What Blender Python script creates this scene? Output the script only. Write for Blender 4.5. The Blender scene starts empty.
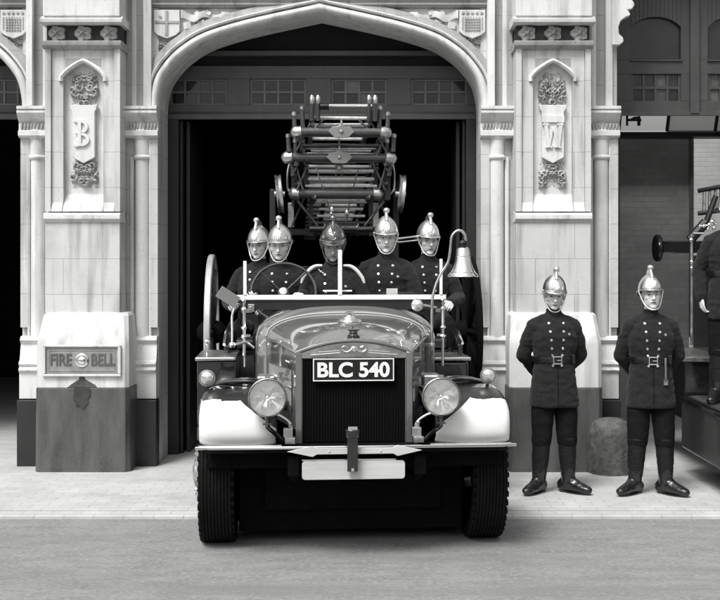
import bpy, bmesh, math, random
import numpy as np
from mathutils import Vector, Matrix, Euler, noise
from mathutils.bvhtree import BVHTree
R = math.radians
PI = math.pi
rnd = random.Random(7)
SC = bpy.context.scene
COL = SC.collection
EYE = 1.96

# ------------------------------------------------------------------ helpers
def at(px, py, d):
    """point at depth d that was measured at a photo pixel"""
    return Vector(((px - 378) * d / 1180, d, EYE - (py - 264) * d / 1180))

def tag(o, label=None, cat=None, group=None, kind=None):
    if label: o['label'] = label
    if cat: o['category'] = cat
    if group: o['group'] = group
    if kind: o['kind'] = kind
    return o

def empty(name, loc=(0, 0, 0), rz=0):
    o = bpy.data.objects.new(name, None)
    o.empty_display_size = .2
    COL.objects.link(o)
    o.location = loc
    o.rotation_euler = (0, 0, rz)
    return o

def copy_tree(o, parent=None):
    c = o.copy()
    COL.objects.link(c)
    if parent is not None:
        c.parent = parent
    for ch in list(o.children):
        copy_tree(ch, c)
    return c

class G:
    def __init__(s):
        s.v = []; s.f = []; s.m = []; s.k = 0
    def add(s, vs, fs, mat=None):
        b = len(s.v)
        s.v += [tuple(p) for p in vs]
        s.f += [tuple(i + b for i in f) for f in fs]
        s.m += [s.k if mat is None else mat] * len(fs)
        return b
    def xf(s, M, start=0):
        for i in range(start, len(s.v)):
            s.v[i] = tuple(M @ Vector(s.v[i]))
        return s
    def box(s, x0, x1, y0, y1, z0, z1, mat=None):
        s.add([(x0, y0, z0), (x1, y0, z0), (x1, y1, z0), (x0, y1, z0), (x0, y0, z1), (x1, y0, z1), (x1, y1, z1), (x0, y1, z1)],
              [(0, 3, 2, 1), (4, 5, 6, 7), (0, 1, 5, 4), (1, 2, 6, 5), (2, 3, 7, 6), (3, 0, 4, 7)], mat)
        return s
    def cbox(s, c, d, M=None, mat=None):
        n = len(s.v)
        s.box(-d[0] / 2, d[0] / 2, -d[1] / 2, d[1] / 2, -d[2] / 2, d[2] / 2, mat)
        s.xf(Matrix.Translation(c) @ (M.to_4x4() if M else Matrix.Identity(4)), n)
        return s
    def prism(s, poly, ax, a, b, mat=None):
        """poly in the two other axes (x,z for ax y; y,z for ax x; x,y for ax z)"""
        def p(q, t):
            return {'x': (t, q[0], q[1]), 'y': (q[0], t, q[1]), 'z': (q[0], q[1], t)}[ax]
        n = len(poly)
        s.add([p(q, a) for q in poly] + [p(q, b) for q in poly],
              [tuple(range(n)), tuple(range(2 * n - 1, n - 1, -1))] + [(i, i + n, (i + 1) % n + n, (i + 1) % n) for i in range(n)], mat)
        return s
    def loft(s, rings, cap=True, closed=True, mat=None):
        n = len(rings[0]); vs = [p for r in rings for p in r]; fs = []
        for i in range(len(rings) - 1):
            for j in range(n if closed else n - 1):
                k = (j + 1) % n
                fs.append((i * n + j, i * n + k, (i + 1) * n + k, (i + 1) * n + j))
        if cap and closed:
            fs.append(tuple(range(n - 1, -1, -1)))
            fs.append(tuple((len(rings) - 1) * n + j for j in range(n)))
        s.add(vs, fs, mat)
        return s
    def lathe(s, prof, c=(0, 0, 0), M=None, n=24, sx=1, sy=1, mat=None, cap=True):
        b = len(s.v)
        if tuple(prof[0]) == tuple(prof[-1]): cap = False
        rings = [[(max(r, 1e-4) * math.cos(2 * PI * j / n) * sx, max(r, 1e-4) * math.sin(2 * PI * j / n) * sy, z) for j in range(n)] for r, z in prof]
        s.loft(rings, cap, True, mat)
        s.xf(Matrix.Translation(c) @ (M.to_4x4() if M else Matrix.Identity(4)), b)
        return s
    def ell(s, c, r, M=None, n=20, m=12, mat=None):
        b = len(s.v)
        rings = [[(r[0] * math.sin(PI * (i + .02) / (m + .04)) * math.cos(2 * PI * j / n), r[1] * math.sin(PI * (i + .02) / (m + .04)) * math.sin(2 * PI * j / n), -r[2] * math.cos(PI * (i + .02) / (m + .04))) for j in range(n)] for i in range(m + 1)]
        s.loft(rings, True, True, mat)
        s.xf(Matrix.Translation(c) @ (M.to_4x4() if M else Matrix.Identity(4)), b)
        return s
    def tube(s, pts, r, n=10, mat=None, cap=True):
        pts = [Vector(p) for p in pts]
        rs = r if isinstance(r, (list, tuple)) else [r] * len(pts)
        rings = []; up = None
        for i, p in enumerate(pts):
            t = (pts[min(i + 1, len(pts) - 1)] - pts[max(i - 1, 0)]).normalized()
            if up is None:
                up = t.orthogonal().normalized()
            up = (up - t * up.dot(t)).normalized()
            w = t.cross(up)
            rings.append([p + (up * math.cos(2 * PI * j / n) + w * math.sin(2 * PI * j / n)) * rs[i] for j in range(n)])
        s.loft(rings, cap, True, mat)
        return s
    def cap(s, a, ra, b, rb, n=14):
        """tapered capsule"""
        a = Vector(a); b = Vector(b); t = (b - a).normalized()
        pts = []; rs = []
        for k in range(6):
            q = PI / 2 * k / 5
            pts.append(a - t * ra * math.cos(q)); rs.append(max(ra * math.sin(q), 1e-4))
        for k in range(6):
            q = PI / 2 * k / 5
            pts.append(b + t * rb * math.sin(q)); rs.append(max(rb * math.cos(q), 1e-4))
        up = t.orthogonal().normalized(); w = t.cross(up)
        s.loft([[p + (up * math.cos(2 * PI * j / n) + w * math.sin(2 * PI * j / n)) * r for j in range(n)] for p, r in zip(pts, rs)])
        return s
    def mesh(s, name):
        me = bpy.data.meshes.new(name)
        me.from_pydata(s.v, [], s.f)
        me.polygons.foreach_set('material_index', s.m)
        bm = bmesh.new(); bm.from_mesh(me)
        bmesh.ops.recalc_face_normals(bm, faces=bm.faces[:])
        bm.to_mesh(me); bm.free()
        return me
    def obj(s, name, mats, parent=None, smooth=35, bevel=0, seg=2):
        me = s.mesh(name)
        for m in (mats if isinstance(mats, (list, tuple)) else [mats]):
            me.materials.append(m)
        if smooth:
            me.polygons.foreach_set('use_smooth', [True] * len(me.polygons))
            me.set_sharp_from_angle(angle=R(smooth))
        o = bpy.data.objects.new(name, me)
        COL.objects.link(o)
        if parent is not None:
            o.parent = parent
        if bevel:
            b = o.modifiers.new('bevel', 'BEVEL')
            b.width = bevel; b.segments = seg; b.limit_method = 'ANGLE'; b.angle_limit = R(40)
            b.harden_normals = True
        return o

def rail(pts, n=6):
    """Catmull-Rom through points"""
    P = [Vector(p) for p in pts]; out = []
    P = [2 * P[0] - P[1]] + P + [2 * P[-1] - P[-2]]
    for i in range(1, len(P) - 2):
        for k in range(n):
            t = k / n
            a, b, c, d = P[i - 1:i + 3]
            out.append(.5 * ((2 * b) + (c - a) * t + (2 * a - 5 * b + 4 * c - d) * t * t + (3 * b - a - 3 * c + d) * t ** 3))
    out.append(P[-2])
    return out

RX = Matrix.Rotation(PI / 2, 3, 'X')      # local z -> -y
RXb = Matrix.Rotation(-PI / 2, 3, 'X')
RY = Matrix.Rotation(PI / 2, 3, 'Y')      # local z -> x

# ------------------------------------------------------------------ materials (a monochrome world)
def mat(name, col, rough=.6, metal=0, var=.12, scale=6, bump=.0, bscale=40, coat=0, spec=.5, stretch=(1, 1, 1), rvar=0, tint=(1, 1, .985)):
    m = bpy.data.materials.new(name); m.use_nodes = True
    nt = m.node_tree; N = nt.nodes; L = nt.links
    b = N['Principled BSDF']
    tc = N.new('ShaderNodeTexCoord'); mp = N.new('ShaderNodeMapping'); mp.inputs['Scale'].default_value = stretch
    L.new(tc.outputs['Object'], mp.inputs['Vector'])
    nz = N.new('ShaderNodeTexNoise'); nz.inputs['Scale'].default_value = scale; nz.inputs['Detail'].default_value = 7; nz.inputs['Roughness'].default_value = .6
    L.new(mp.outputs[0], nz.inputs['Vector'])
    cr = N.new('ShaderNodeValToRGB')
    lo = col * (1 - var); hi = min(col * (1 + var), .95)
    cr.color_ramp.elements[0].position = .3; cr.color_ramp.elements[1].position = .7
    cr.color_ramp.elements[0].color = (lo * tint[0], lo * tint[1], lo * tint[2], 1)
    cr.color_ramp.elements[1].color = (hi * tint[0], hi * tint[1], hi * tint[2], 1)
    L.new(nz.outputs['Fac'], cr.inputs['Fac'])
    L.new(cr.outputs['Color'], b.inputs['Base Color'])
    b.inputs['Roughness'].default_value = rough
    b.inputs['Metallic'].default_value = metal
    b.inputs['Specular IOR Level'].default_value = spec
    b.inputs['Coat Weight'].default_value = coat
    b.inputs['Coat Roughness'].default_value = .03
    if rvar:
        mr = N.new('ShaderNodeMapRange'); mr.inputs['From Min'].default_value = .3; mr.inputs['From Max'].default_value = .7
        mr.inputs['To Min'].default_value = max(rough - rvar, .02); mr.inputs['To Max'].default_value = rough + rvar
        L.new(nz.outputs['Fac'], mr.inputs['Value']); L.new(mr.outputs[0], b.inputs['Roughness'])
    if bump:
        n2 = N.new('ShaderNodeTexNoise'); n2.inputs['Scale'].default_value = bscale; n2.inputs['Detail'].default_value = 6
        L.new(mp.outputs[0], n2.inputs['Vector'])
        bp = N.new('ShaderNodeBump'); bp.inputs['Strength'].default_value = 1; bp.inputs['Distance'].default_value = bump
        L.new(n2.outputs['Fac'], bp.inputs['Height']); L.new(bp.outputs[0], b.inputs['Normal'])
    return m

def nodes(m):
    return m.node_tree.nodes, m.node_tree.links, m.node_tree.nodes['Principled BSDF']

def over(m, fac_out, col, invert=False):
    """mix another grey over a material's base colour with a factor socket"""
    N, L, b = nodes(m)
    src = b.inputs['Base Color'].links[0].from_socket
    mx = N.new('ShaderNodeMixRGB'); L.new(fac_out, mx.inputs['Fac']); L.new(src, mx.inputs['Color1'])
    mx.inputs['Color2'].default_value = (col, col, col * .985, 1)
    L.new(mx.outputs[0], b.inputs['Base Color'])
    return m

def noise_fac(m, scale, lo, hi, stretch=(1, 1, 1), detail=5):
    N, L, b = nodes(m)
    tc = N.new('ShaderNodeTexCoord'); mp = N.new('ShaderNodeMapping'); mp.inputs['Scale'].default_value = stretch
    L.new(tc.outputs['Object'], mp.inputs['Vector'])
    nz = N.new('ShaderNodeTexNoise'); nz.inputs['Scale'].default_value = scale; nz.inputs['Detail'].default_value = detail
    L.new(mp.outputs[0], nz.inputs['Vector'])
    mr = N.new('ShaderNodeMapRange'); mr.inputs['From Min'].default_value = lo; mr.inputs['From Max'].default_value = hi
    mr.clamp = True
    L.new(nz.outputs['Fac'], mr.inputs['Value'])
    return mr.outputs[0]

def stone_mat(name, col, soot, bump=.0015, joints=True):
    m = mat(name, col, .85, var=.07, scale=2.2, bump=bump, bscale=70)
    over(m, noise_fac(m, 3.2, .50, .84, (3.2, 3.2, .32), 9), soot)          # rain streaks
    over(m, noise_fac(m, 40, .6, 1.0, (1, 1, 1), 5), soot * .8)
    over(m, noise_fac(m, 1.3, .55, .85, (1, 1, .8), 9), soot * 1.15)             # pitted dirt
    if joints:
        N, L, b = nodes(m)
        tc = N.new('ShaderNodeTexCoord'); sp = N.new('ShaderNodeSeparateXYZ'); cb = N.new('ShaderNodeCombineXYZ')
        L.new(tc.outputs['Object'], sp.inputs[0]); L.new(sp.outputs['X'], cb.inputs['X']); L.new(sp.outputs['Z'], cb.inputs['Y'])
        br = N.new('ShaderNodeTexBrick'); br.inputs['Scale'].default_value = 1
        br.inputs['Brick Width'].default_value = .74; br.inputs['Row Height'].default_value = .335
        br.inputs['Mortar Size'].default_value = .0035; br.inputs['Mortar Smooth'].default_value = .3
        L.new(cb.outputs[0], br.inputs['Vector'])
        ml = N.new('ShaderNodeMath'); ml.operation = 'MULTIPLY'; ml.inputs[1].default_value = .5
        L.new(br.outputs['Fac'], ml.inputs[0])
        over(m, ml.outputs[0], soot * .7)
    return m

M = {}
M['stone'] = stone_mat('portland_stone', .56, .2)
M['stone_plain'] = stone_mat('smooth_stone', .66, .3, .001, False)
M['stone_carved'] = stone_mat('carved_stone', .40, .12, .003, False)
M['stone_grey'] = stone_mat('weathered_stone', .34, .14, .002)
M['soot'] = mat('sooty_stone', .035, .9, var=.6, scale=14, bump=.004)
M['granite'] = mat('granite', .072, .42, var=.45, scale=4, bump=.001, bscale=160, stretch=(2.5, 2.5, .5), rvar=.1)
over(M['granite'], noise_fac(M['granite'], 120, .5, .8, (1, 1, 1), 2), .12)
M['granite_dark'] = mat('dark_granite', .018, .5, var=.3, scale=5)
M['cast_stone'] = mat('pitted_iron_stone', .10, .7, var=.5, scale=16, bump=.011, bscale=26)
M['timber'] = mat('painted_timber', .055, .45, var=.2, scale=8, stretch=(1, 1, .3))
M['timber_dark'] = mat('dark_timber', .02, .5, var=.2, scale=8)
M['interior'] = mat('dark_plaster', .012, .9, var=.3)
M['glass_dark'] = mat('dark_window_glass', .025, .08, var=.3, scale=2)
M['glass_grey'] = mat('dusty_window_glass', .1, .12, var=.5, scale=3)
M['coachpaint'] = mat('polished_coach_paint', .16, .16, 0, var=.06, scale=2, coat=1, spec=1, bump=.0008, bscale=4)
M['black_paint'] = mat('black_gloss_paint', .012, .12, var=.2, scale=3, coat=1, bump=.001, bscale=5)
M['black_dull'] = mat('dull_black_metal', .012, .5, var=.3, scale=8)
M['chassis'] = mat('black_chassis', .004, .8, var=.4, scale=9, bump=.002, spec=.08)
M['white_paint'] = mat('white_paint', .82, .4, var=.03, scale=4, bump=.0006)
M['cream_line'] = mat('coach_line', .45, .4, var=.1)
M['chrome'] = mat('polished_nickel', .9, .16, 1, var=.05, scale=4, bump=.0005, bscale=12)
M['steel'] = mat('worn_steel', .55, .35, 1, var=.2, scale=14, rvar=.1)
M['brass'] = mat('polished_brass', .95, .30, 1, var=.04, scale=8, bump=.0005, bscale=20, rvar=.05)
M['rubber'] = mat('tyre_rubber', .006, .8, var=.4, scale=14, bump=.002, spec=.15)
M['lens'] = mat('headlamp_glass', .85, .22, .75, var=.3, scale=18, bump=.003, bscale=30)
M['wood'] = mat('varnished_wood', .05, .3, var=.3, scale=12, coat=.5)
M['wood_worn'] = mat('worn_rung_wood', .55, .35, var=.25, scale=22, coat=.4)
M['serge'] = mat('navy_serge', .016, .95, var=.25, scale=30, bump=.002, bscale=14, spec=.15)
N_, L_, b_ = nodes(M['serge']); b_.inputs['Sheen Weight'].default_value = .06; b_.inputs['Sheen Roughness'].default_value = .6
M['trouser'] = mat('dark_trouser_cloth', .009, .95, var=.25, scale=30, bump=.004, bscale=9, spec=.12)
M['leather'] = mat('polished_black_leather', .010, .33, var=.3, scale=15, bump=.004, bscale=14, coat=.2, rvar=.1)
M['skin'] = mat('skin', .6, .5, var=.06, scale=20)
M['skin_dark'] = mat('shaded_skin', .30, .5, var=.12, scale=20)  # shade over the officer's face put into the skin colour
M['brow'] = mat('eyebrow_hair', .04, .8)
M['lip'] = mat('lips', .2, .5)
M['eye'] = mat('eyeball', .5, .2)
M['iris'] = mat('iris', .02, .1)
M['hair'] = mat('dark_hair', .015, .6)
M['white_cord'] = mat('white_braid', .75, .8)
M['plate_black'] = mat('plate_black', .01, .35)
M['ply'] = mat('pale_board', .5, .5, var=.15, scale=4, stretch=(.4, 1, 4))
M['upholstery'] = mat('dark_upholstery', .012, .5)
M['bronze_plate'] = mat('cast_sign_plate', .3, .45, .3, var=.25, scale=9, bump=.001)
M['sign_letter'] = mat('sign_lettering', .13, .4, .3, var=.2)
M['copper'] = mat('brushed_mirror_back', .33, .3, .6, var=.1)

M['coachpaint'].node_tree.nodes['Principled BSDF'].inputs['Coat IOR'].default_value = 3.2
M['coachpaint'].node_tree.nodes['Principled BSDF'].inputs['IOR'].default_value = 1.8

def brick_mat(name, col, w, h, mortar, gap, axes='XZ', rough=.85, contrast=.15, bump=.004):
    m = mat(name, col, rough, var=.18, scale=2.2, bump=.001, bscale=60)
    N, L, b = nodes(m)
    tc = N.new('ShaderNodeTexCoord'); sp = N.new('ShaderNodeSeparateXYZ'); cb = N.new('ShaderNodeCombineXYZ')
    L.new(tc.outputs['Object'], sp.inputs[0]); L.new(sp.outputs[axes[0]], cb.inputs['X']); L.new(sp.outputs[axes[1]], cb.inputs['Y'])
    br = N.new('ShaderNodeTexBrick'); br.inputs['Scale'].default_value = 1
    br.inputs['Brick Width'].default_value = w; br.inputs['Row Height'].default_value = h
    br.inputs['Mortar Size'].default_value = gap; br.inputs['Mortar Smooth'].default_value = .4; br.inputs['Bias'].default_value = 0
    br.inputs['Color1'].default_value = (1 - contrast,) * 3 + (1,); br.inputs['Color2'].default_value = (1 + contrast,) * 3 + (1,)
    br.inputs['Mortar'].default_value = (1, 1, 1, 1)
    L.new(cb.outputs[0], br.inputs['Vector'])
    src = b.inputs['Base Color'].links[0].from_socket
    mx = N.new('ShaderNodeMixRGB'); mx.blend_type = 'MULTIPLY'; mx.inputs['Fac'].default_value = 1
    L.new(src, mx.inputs['Color1']); L.new(br.outputs['Color'], mx.inputs['Color2']); L.new(mx.outputs[0], b.inputs['Base Color'])
    ml = N.new('ShaderNodeMath'); ml.operation = 'MULTIPLY'; ml.inputs[1].default_value = .75
    L.new(br.outputs['Fac'], ml.inputs[0]); over(m, ml.outputs[0], mortar)
    bp = N.new('ShaderNodeBump'); bp.inputs['Distance'].default_value = bump; bp.invert = True
    L.new(br.outputs['Fac'], bp.inputs['Height'])
    old = b.inputs['Normal'].links[0].from_node if b.inputs['Normal'].links else None
    if old: L.new(old.outputs[0], bp.inputs['Normal'])
    L.new(bp.outputs[0], b.inputs['Normal'])
    return m

M['setts'] = brick_mat('paving_setts', .46, .23, .105, .40, .004, 'XY', .75, .05)
over(M['setts'], noise_fac(M['setts'], 1.1, .5, .75, (1, .5, 1), 8), .43)
M['brick'] = brick_mat('dark_brickwork', .66, .225, .075, .6, .006, 'XZ', .9, .07, .002)
M['pale_brick'] = brick_mat('pale_brickwork', .40, .225, .075, .37, .006, 'XZ', .9, .04, .002)
M['road'] = mat('worn_wood_block_road', .21, .85, var=.22, scale=5, bump=.004, bscale=70, stretch=(.6, 1.7, 1))
over(M['road'], noise_fac(M['road'], 34, .48, .75, (.8, 1.4, 1), 9), .33)
over(M['road'], noise_fac(M['road'], 90, .55, .8, (.8, 1.2, 1), 4), .10)
over(M['road'], noise_fac(M['road'], 1.1, .5, .8, (.35, 2, 1), 9), .17)
over(M['road'], noise_fac(M['road'], 60, .72, .78, (.5, 1.5, 1), 2), .6)    # pale specks of grit
M['earth'] = mat('plain_ground', .15, .9)

def skylight_mat():
    m = bpy.data.materials.new('wired_roof_glass'); m.use_nodes = True
    N = m.node_tree.nodes; L = m.node_tree.links; N.clear()
    o = N.new('ShaderNodeOutputMaterial'); t = N.new('ShaderNodeBsdfTranslucent'); t.inputs[0].default_value = (.9, .9, .88, 1)
    tr = N.new('ShaderNodeBsdfTransparent'); mx = N.new('ShaderNodeMixShader'); mx.inputs[0].default_value = .45
    L.new(t.outputs[0], mx.inputs[1]); L.new(tr.outputs[0], mx.inputs[2]); L.new(mx.outputs[0], o.inputs[0])
    return m
M['roof_glass'] = skylight_mat()

def glassy():
    m = bpy.data.materials.new('windscreen_glass'); m.use_nodes = True
    N = m.node_tree.nodes; L = m.node_tree.links; N.clear()
    o = N.new('ShaderNodeOutputMaterial'); t = N.new('ShaderNodeBsdfTransparent'); g = N.new('ShaderNodeBsdfGlossy'); g.inputs['Roughness'].default_value = .03
    mx = N.new('ShaderNodeMixShader'); mx.inputs[0].default_value = .04
    L.new(t.outputs[0], mx.inputs[1]); L.new(g.outputs[0], mx.inputs[2]); L.new(mx.outputs[0], o.inputs[0])
    return m
M['glass'] = glassy()

# ------------------------------------------------------------------ lettering and relief carving
def text_geo(body, size, depth, sx=1, bold=0):
    cu = bpy.data.curves.new('lettering', 'FONT'); cu.body = body; cu.size = size; cu.extrude = depth; cu.offset = bold
    cu.align_x = 'CENTER'; cu.align_y = 'CENTER'
    o = bpy.data.objects.new('lettering', cu); COL.objects.link(o)
    dg = bpy.context.evaluated_depsgraph_get(); dg.update()
    me = bpy.data.meshes.new_from_object(o.evaluated_get(dg))
    vs = [(v.co.x * sx, v.co.y, v.co.z) for v in me.vertices]; fs = [tuple(p.vertices) for p in me.polygons]
    bpy.data.objects.remove(o); bpy.data.meshes.remove(me); bpy.data.curves.remove(cu)
    g = G(); g.add(vs, fs)
    return g                                                     # lies in XY, faces +Z

def text_obj(name, body, size, depth, loc, m, parent, sx=1, bold=0):
    g = text_geo(body, size, depth, sx, bold)
    g.xf(Matrix.Translation(loc) @ RX.to_4x4())                    # faces -Y
    return g.obj(name, m, parent, smooth=0)

def relief(g, x0, x1, z0, z1, y, hfun, nx=60, nz=60, back=.02):
    """a carved slab facing -Y; hfun(u,v) in -1..1 gives the height out of the wall"""
    vs = []; fs = []
    for j in range(nz + 1):
        for i in range(nx + 1):
            u = -1 + 2 * i / nx; v = -1 + 2 * j / nz
            h = hfun(u, v)
            if i in (0, nx) or j in (0, nz): h = -back
            vs.append((x0 + (x1 - x0) * i / nx, y - h, z0 + (z1 - z0) * j / nz))
    for j in range(nz):
        for i in range(nx):
            a = j * (nx + 1) + i
            fs.append((a, a + 1, a + nx + 2, a + nx + 1))
    g.add(vs, fs)
    return g

def foliage_h(seed, H=.05, n=9, edge=.9, asp=1., point=False):
    r = random.Random(seed)
    cs = [(r.uniform(0, .85), r.uniform(-.85, .85), r.uniform(.22, .42), r.uniform(0, 6)) for _ in range(n)]
    def f(u, v):
        a = abs(u); h = 0
        for cx, cz, rr, ph in cs:
            dx = (a - cx); dz = (v - cz) * asp
            d = math.hypot(dx, dz)
            if d < rr:
                q = .5 + .5 * math.cos(d / rr * 2.6 * PI + math.atan2(dz, dx) + ph)
                h = max(h, (1 - (d / rr) ** 3) * (.35 + .65 * q))
        w = max(abs(u) + (max(0, v - .25) * .62 if point else 0), abs(v) ** 1.5)
        wob = edge - .08 * math.sin(v * 17 + seed) - .08 * math.sin(abs(u) * 13)
        if w > wob: return -.01
        return H * h + .008 * noise.noise((a * 9, v * 9, seed))
    return f

# ------------------------------------------------------------------ ground
def sheet(name, x0, x1, y0, y1, z, m, nx=1, ny=1):
    g = G(); g.box(x0, x1, y0, y1, z - .3, z)
    return tag(g.obj(name, m, smooth=0), kind='structure')

KERB = 9.07
g = G(); g.box(-300, 300, -300, 300, -.6, -.31); tag(g.obj('ground', M['earth'], smooth=0), kind='structure')
sheet('road', -60, 60, -16, KERB, 0, M['road'])
g = G(); g.box(-60, 60, KERB, KERB + .18, -.3, .026); tag(g.obj('kerb', M['setts'], bevel=.008), kind='structure')
sheet('pavement', -60, 60, KERB + .183, 11.55, .03, M['setts'])
sheet('opposite_pavement', -60, 60, -19, -16.003, .1, M['setts'])
sheet('garage_floor', -8, 11, 11.553, 24, .03, M['setts'])

# ------------------------------------------------------------------ the fire station
ST = empty('fire_station', (0, 11.5, 0))
tag(ST, 'pale carved stone fire station front with pointed engine bay arches and lettered piers', 'building')
def sp(g, name, m, parent=None, **k):
    """station part, written in world coordinates"""
    par = parent if parent is not None else ST
    off = Vector((0, 11.5, 0))
    g.v = [(p[0], p[1] - 11.5, p[2]) for p in g.v]
    return g.obj(name, m, par, **k)

PL, PR, BAY, HALF, PH = -2.78, 1.651, -.5645, 1.5555, .66
SPR = EYE + (264 - 108) / 104
def pz(py, s=106.3): return EYE + (264 - py) / s

def pier(xc, letter, seed, pdx=0):
    g = G(); Z = lambda y: pz(y)
    # plain shaft with a shallow sunk panel, ledge, and the upper framed niche
    F = 11.10
    g.box(xc - .353, xc + .353, F, 11.42, 1.49, Z(219))
    sh = sp(g, 'pier', M['stone'], bevel=.008)
    tag(sh, 'pale stone pier with carved letter %s' % letter if letter else 'plain stone pier')
    g = G()
    g.box(xc - .66, xc + .66, 11.42, 11.9, .0, 8.5)                                  # core
    g.box(xc - .66, xc - .588, 11.355, 11.418, 1.35, Z(110)); g.box(xc + .588, xc + .66, 11.355, 11.418, 1.35, Z(110))
    sp(g, 'pier_core', M['stone'], sh, smooth=0)
    # front skin around the niche
    g = G()
    zt, zb = Z(48), Z(219) + .07
    ni, na = .19, Z(62)                     # niche half width, apex
    zs = na - .16
    g.box(xc - .353, xc - .30, F, 11.417, zb, zt); g.box(xc + .30, xc + .353, F, 11.417, zb, zt)
    g.box(xc - .297, xc - ni, F + .03, 11.417, zb, zt); g.box(xc + ni, xc + .297, F + .03, 11.417, zb, zt)
    # head of niche (pointed)
    arcp = []
    for k in range(13):
        t = -1 + k / 6
        arcp.append((xc + t * ni, na - .13 * abs(t) ** 1.25 - .02 * abs(t) ** 6))
    for k in range(12):
        a, b = arcp[k], arcp[k + 1]
        g.add([(a[0], F + .03, a[1]), (b[0], F + .03, b[1]), (b[0], F + .03, zt), (a[0], F + .03, zt),
               (a[0], 11.417, a[1]), (b[0], 11.417, b[1]), (b[0], 11.417, zt), (a[0], 11.417, zt)],
              [(0, 1, 2, 3), (7, 6, 5, 4), (0, 4, 5, 1), (3, 2, 6, 7), (0, 3, 7, 4), (1, 5, 6, 2)])
    sp(g, 'panelled_shaft', M['stone'], sh, smooth=20)
    # niche back and sloping sill, side slips
    g = G()
    g.box(xc - ni + .002, xc + ni - .002, F + .10, 11.416, zb, na)
    g.prism([(F + .0, zb + .0), (F + .1, zb + .17), (F + .1, zb)], 'x', xc - ni + .002, xc + ni - .002)
    for s in (-1, 1):
        g.prism([(F - .004, zb), (F + .035, zb + .10), (F + .035, zb)], 'x', xc + s * .245 - .05, xc + s * .245 + .05)
    sp(g, 'niche', M['stone_plain'], sh, smooth=20)
    # hood mould of niche
    g = G(); hw = ni + .012
    pts = [(xc - hw, zs - .02)] + [(xc + (a[0] - xc) * hw / ni, a[1] + .01) for a in arcp] + [(xc + hw, zs - .02)]
    rings = []
    for i, p in enumerate(pts):
        a = Vector(pts[max(i - 1, 0)]); b = Vector(pts[min(i + 1, len(pts) - 1)]); t = (b - a).normalized(); nn = Vector((-t.y, t.x))
        q = Vector(p)
        rings.append([(q.x + nn.x * n_, y_, q.y + nn.y * n_) for n_, y_ in ((-.012, F + .06), (-.012, F + .012), (.006, F - .004), (.024, F + .01), (.03, F + .035))])
    g.loft(rings, closed=False, cap=False)
    sp(g, 'hood_mould', M['stone_plain'], sh, smooth=40)
    g = G()
    for s in (-1, 1):                                       # sunk triangles either side of the hood
        g.prism([(xc + s * .03, Z(58)), (xc + s * .165, Z(58)), (xc + s * .165, Z(66.5))], 'y', F + .026, F + .034)
    sp(g, 'spandrel', M['stone_grey'], sh, smooth=20)
    # ledge below panel
    g = G(); g.prism([(F - .0, Z(222)), (F - .035, Z(219)), (F - .035, Z(215)), (F - .015, Z(213)), (11.3, Z(211)), (11.3, Z(222))], 'x', xc - .36, xc + .36)
    sp(g, 'ledge', M['stone_plain'], sh, smooth=20, bevel=.004)
    # cornice
    g = G()
    g.prism([(F + .0, Z(49)), (F - .045, Z(46)), (F - .05, Z(42)), (F - .02, Z(41)), (11.4, Z(41)), (11.4, Z(49))], 'x', xc - .37, xc + .37)
    sp(g, 'lower_cornice_mould', M['stone_grey'], sh, smooth=20)
    g = G(); g.box(xc - .345, xc + .345, F + .035, 11.4, Z(41) + .001, Z(25)); sp(g, 'sooty_frieze', M['soot'], sh, smooth=0)
    for k in (-1, 0, 1):
        g = G(); cx, cz = xc + k * .245, Z(33)
        def rose(u, v):
            d = math.hypot(u, v); a = math.atan2(v, u)
            if d > .95 - .12 * math.cos(5 * a): return -.01
            return .05 * (.4 + .6 * abs(math.cos(2.5 * a + .4)) * (1 - d) + (.5 if d < .22 else 0))
        relief(g, cx - .085, cx + .085, cz - .075, cz + .075, F + .033, rose, 26, 26, .002)
        sp(g, 'rosette', M['stone_grey'], sh)
    g = G()
    g.prism([(F - .02, Z(25) + .001), (F - .07, Z(23.5)), (F - .075, Z(20.5)), (F - .05, Z(20)), (F - .05, Z(19)), (F - .02, Z(18.5)), (F - .02, Z(17)), (11.4, Z(17)), (11.4, Z(25) + .001)], 'x', xc - .385, xc + .385)
    sp(g, 'upper_cornice_mould', M['stone_plain'], sh, smooth=20)
    g = G(); g.box(xc - .36, xc + .36, F - .04, 11.41, Z(17) + .001, 8.5); sp(g, 'upper_block', M['stone_plain'], sh, bevel=.01)
    # foliage + shield + letter
    g = G(); relief(g, xc - .135, xc + .135, Z(106), Z(70), F + .10, foliage_h(seed, .06, 14, .95, 1.1, True), 56, 66, .01); sp(g, 'carved_foliage', M['stone_carved'], sh)
    g = G(); relief(g, xc - .13, xc + .13, Z(188), Z(160), F + .10, foliage_h(seed + 3, .06, 10, .92, .9), 56, 56, .01); sp(g, 'carved_foliage', M['stone_carved'], sh)
    g = G()
    w0, w1 = .13, .105
    y = lambda p: Z(p)
    poly = [(xc - w0, y(104.5)), (xc - w0 + .01, y(109)), (xc - w1, y(111)), (xc - w1, y(157)), (xc, y(163)), (xc + w1, y(157)), (xc + w1, y(111)), (xc + w0 - .01, y(109)), (xc + w0, y(104.5))]
    g.prism(poly, 'y', F + .035, F + .09)
    sp(g, 'shield', M['stone_plain'], sh, smooth=20, bevel=.005)
    g = G(); yf = F + .014; yb = F + .034; zc = Z(133)
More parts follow.
